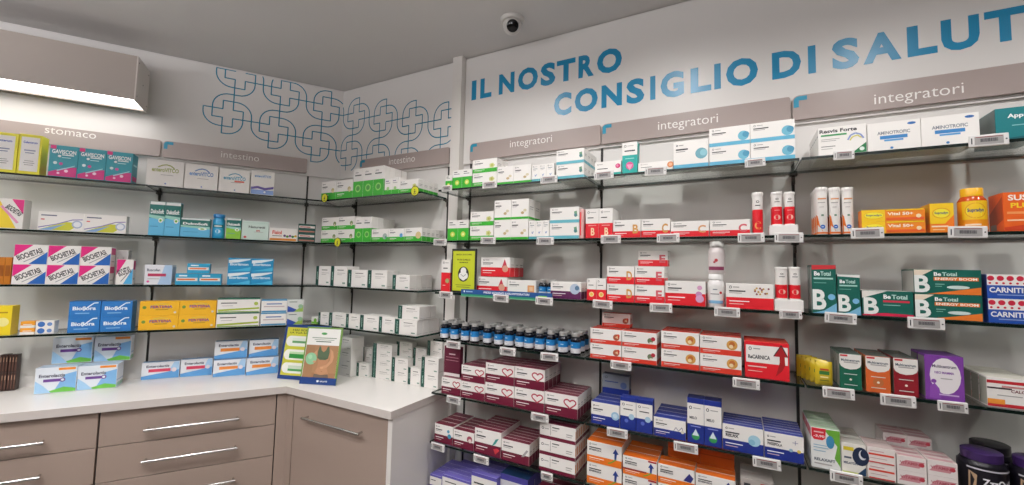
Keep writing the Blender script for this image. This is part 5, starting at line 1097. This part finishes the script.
SKN = '#b58563'
stand((299, 383.8), (335.5, 386), 327.5, 'green-framed leaflet picturing a torso in sportswear with a green ball', [
  ('r', .0, .0, 1, .12, '#1c3d7c'), ('r', .04, .12, .95, .97, '#efeeea'), ('e', .5, .885, .08, .022, '#4c9a54'), ('r', .18, .80, .86, .815, '#8b9a86'), ('r', .3, .735, .72, .75, '#3f5a42'), ('r', .25, .77, .8, .78, '#8b9a86'),
  ('r', .05, .12, .95, .68, '#a87f5c'), ('r', .05, .12, .95, .2, '#9c7454'),
  ('r', .05, .12, .3, .68, '#a07a58'),
  ('p', [(.46, .68), (.64, .68), (.66, .64), (.76, .61), (.80, .56), (.74, .48), (.71, .42), (.68, .34), (.72, .26), (.76, .18), (.76, .12), (.36, .12), (.37, .2), (.42, .28), (.44, .36), (.41, .44), (.38, .5), (.34, .56), (.38, .62)], SKN),
  ('e', .56, .24, .15, .07, '#bd8d69'), ('e', .56, .225, .012, .006, '#7c543a'),
  ('p', [(.42, .66), (.46, .66), (.49, .59), (.55, .56), (.61, .59), (.65, .66), (.69, .66), (.72, .56), (.70, .46), (.64, .425), (.47, .425), (.40, .46), (.39, .56)], '#55684f'), ('k', [(.40, .455), (.70, .455)], .008, '#3d4d3a'),
  ('p', [(.75, .61), (.81, .58), (.85, .48), (.83, .40), (.70, .30), (.56, .27), (.53, .29), (.57, .32), (.68, .35), (.76, .42), (.76, .50)], '#c59672'), ('e', .555, .29, .045, .02, '#cfa17d'),
  ('p', [(.37, .60), (.30, .55), (.25, .47), (.26, .40), (.32, .38), (.34, .46), (.38, .52)], '#c59672'),
  ('e', .23, .44, .155, .105, '#8fc49a'), ('e', .20, .47, .06, .04, '#a6d4ae'), ('e', .33, .39, .04, .02, '#cfa17d'), ('p', [(.35, .12), (.37, .185), (.56, .165), (.75, .185), (.77, .12)], '#6a5c52'), ('e', .5, .06, .035, .018, '#f0f2f6'), ('t', 'SALUTE', .66, .06, .025, '#f0f2f6', .2)], mat('#759a4e', .4))
# ------------------------------------------------------------------ light & view
w_ = bpy.data.worlds.new('world'); S.world = w_; w_.use_nodes = True
w_.node_tree.nodes['Background'].inputs[0].default_value = (.6, .6, .62, 1); w_.node_tree.nodes['Background'].inputs[1].default_value = .0
S.view_settings.view_transform = 'Standard'; S.view_settings.look = 'None'; S.view_settings.exposure = 0; S.view_settings.gamma = 1; S.view_settings.use_curve_mapping = False
S.cycles.use_denoising = True; S.cycles.max_bounces = 10; S.cycles.transparent_max_bounces = 24; S.cycles.diffuse_bounces = 5
S.cycles.caustics_reflective = False; S.cycles.caustics_refractive = False; S.cycles.sample_clamp_indirect = 4
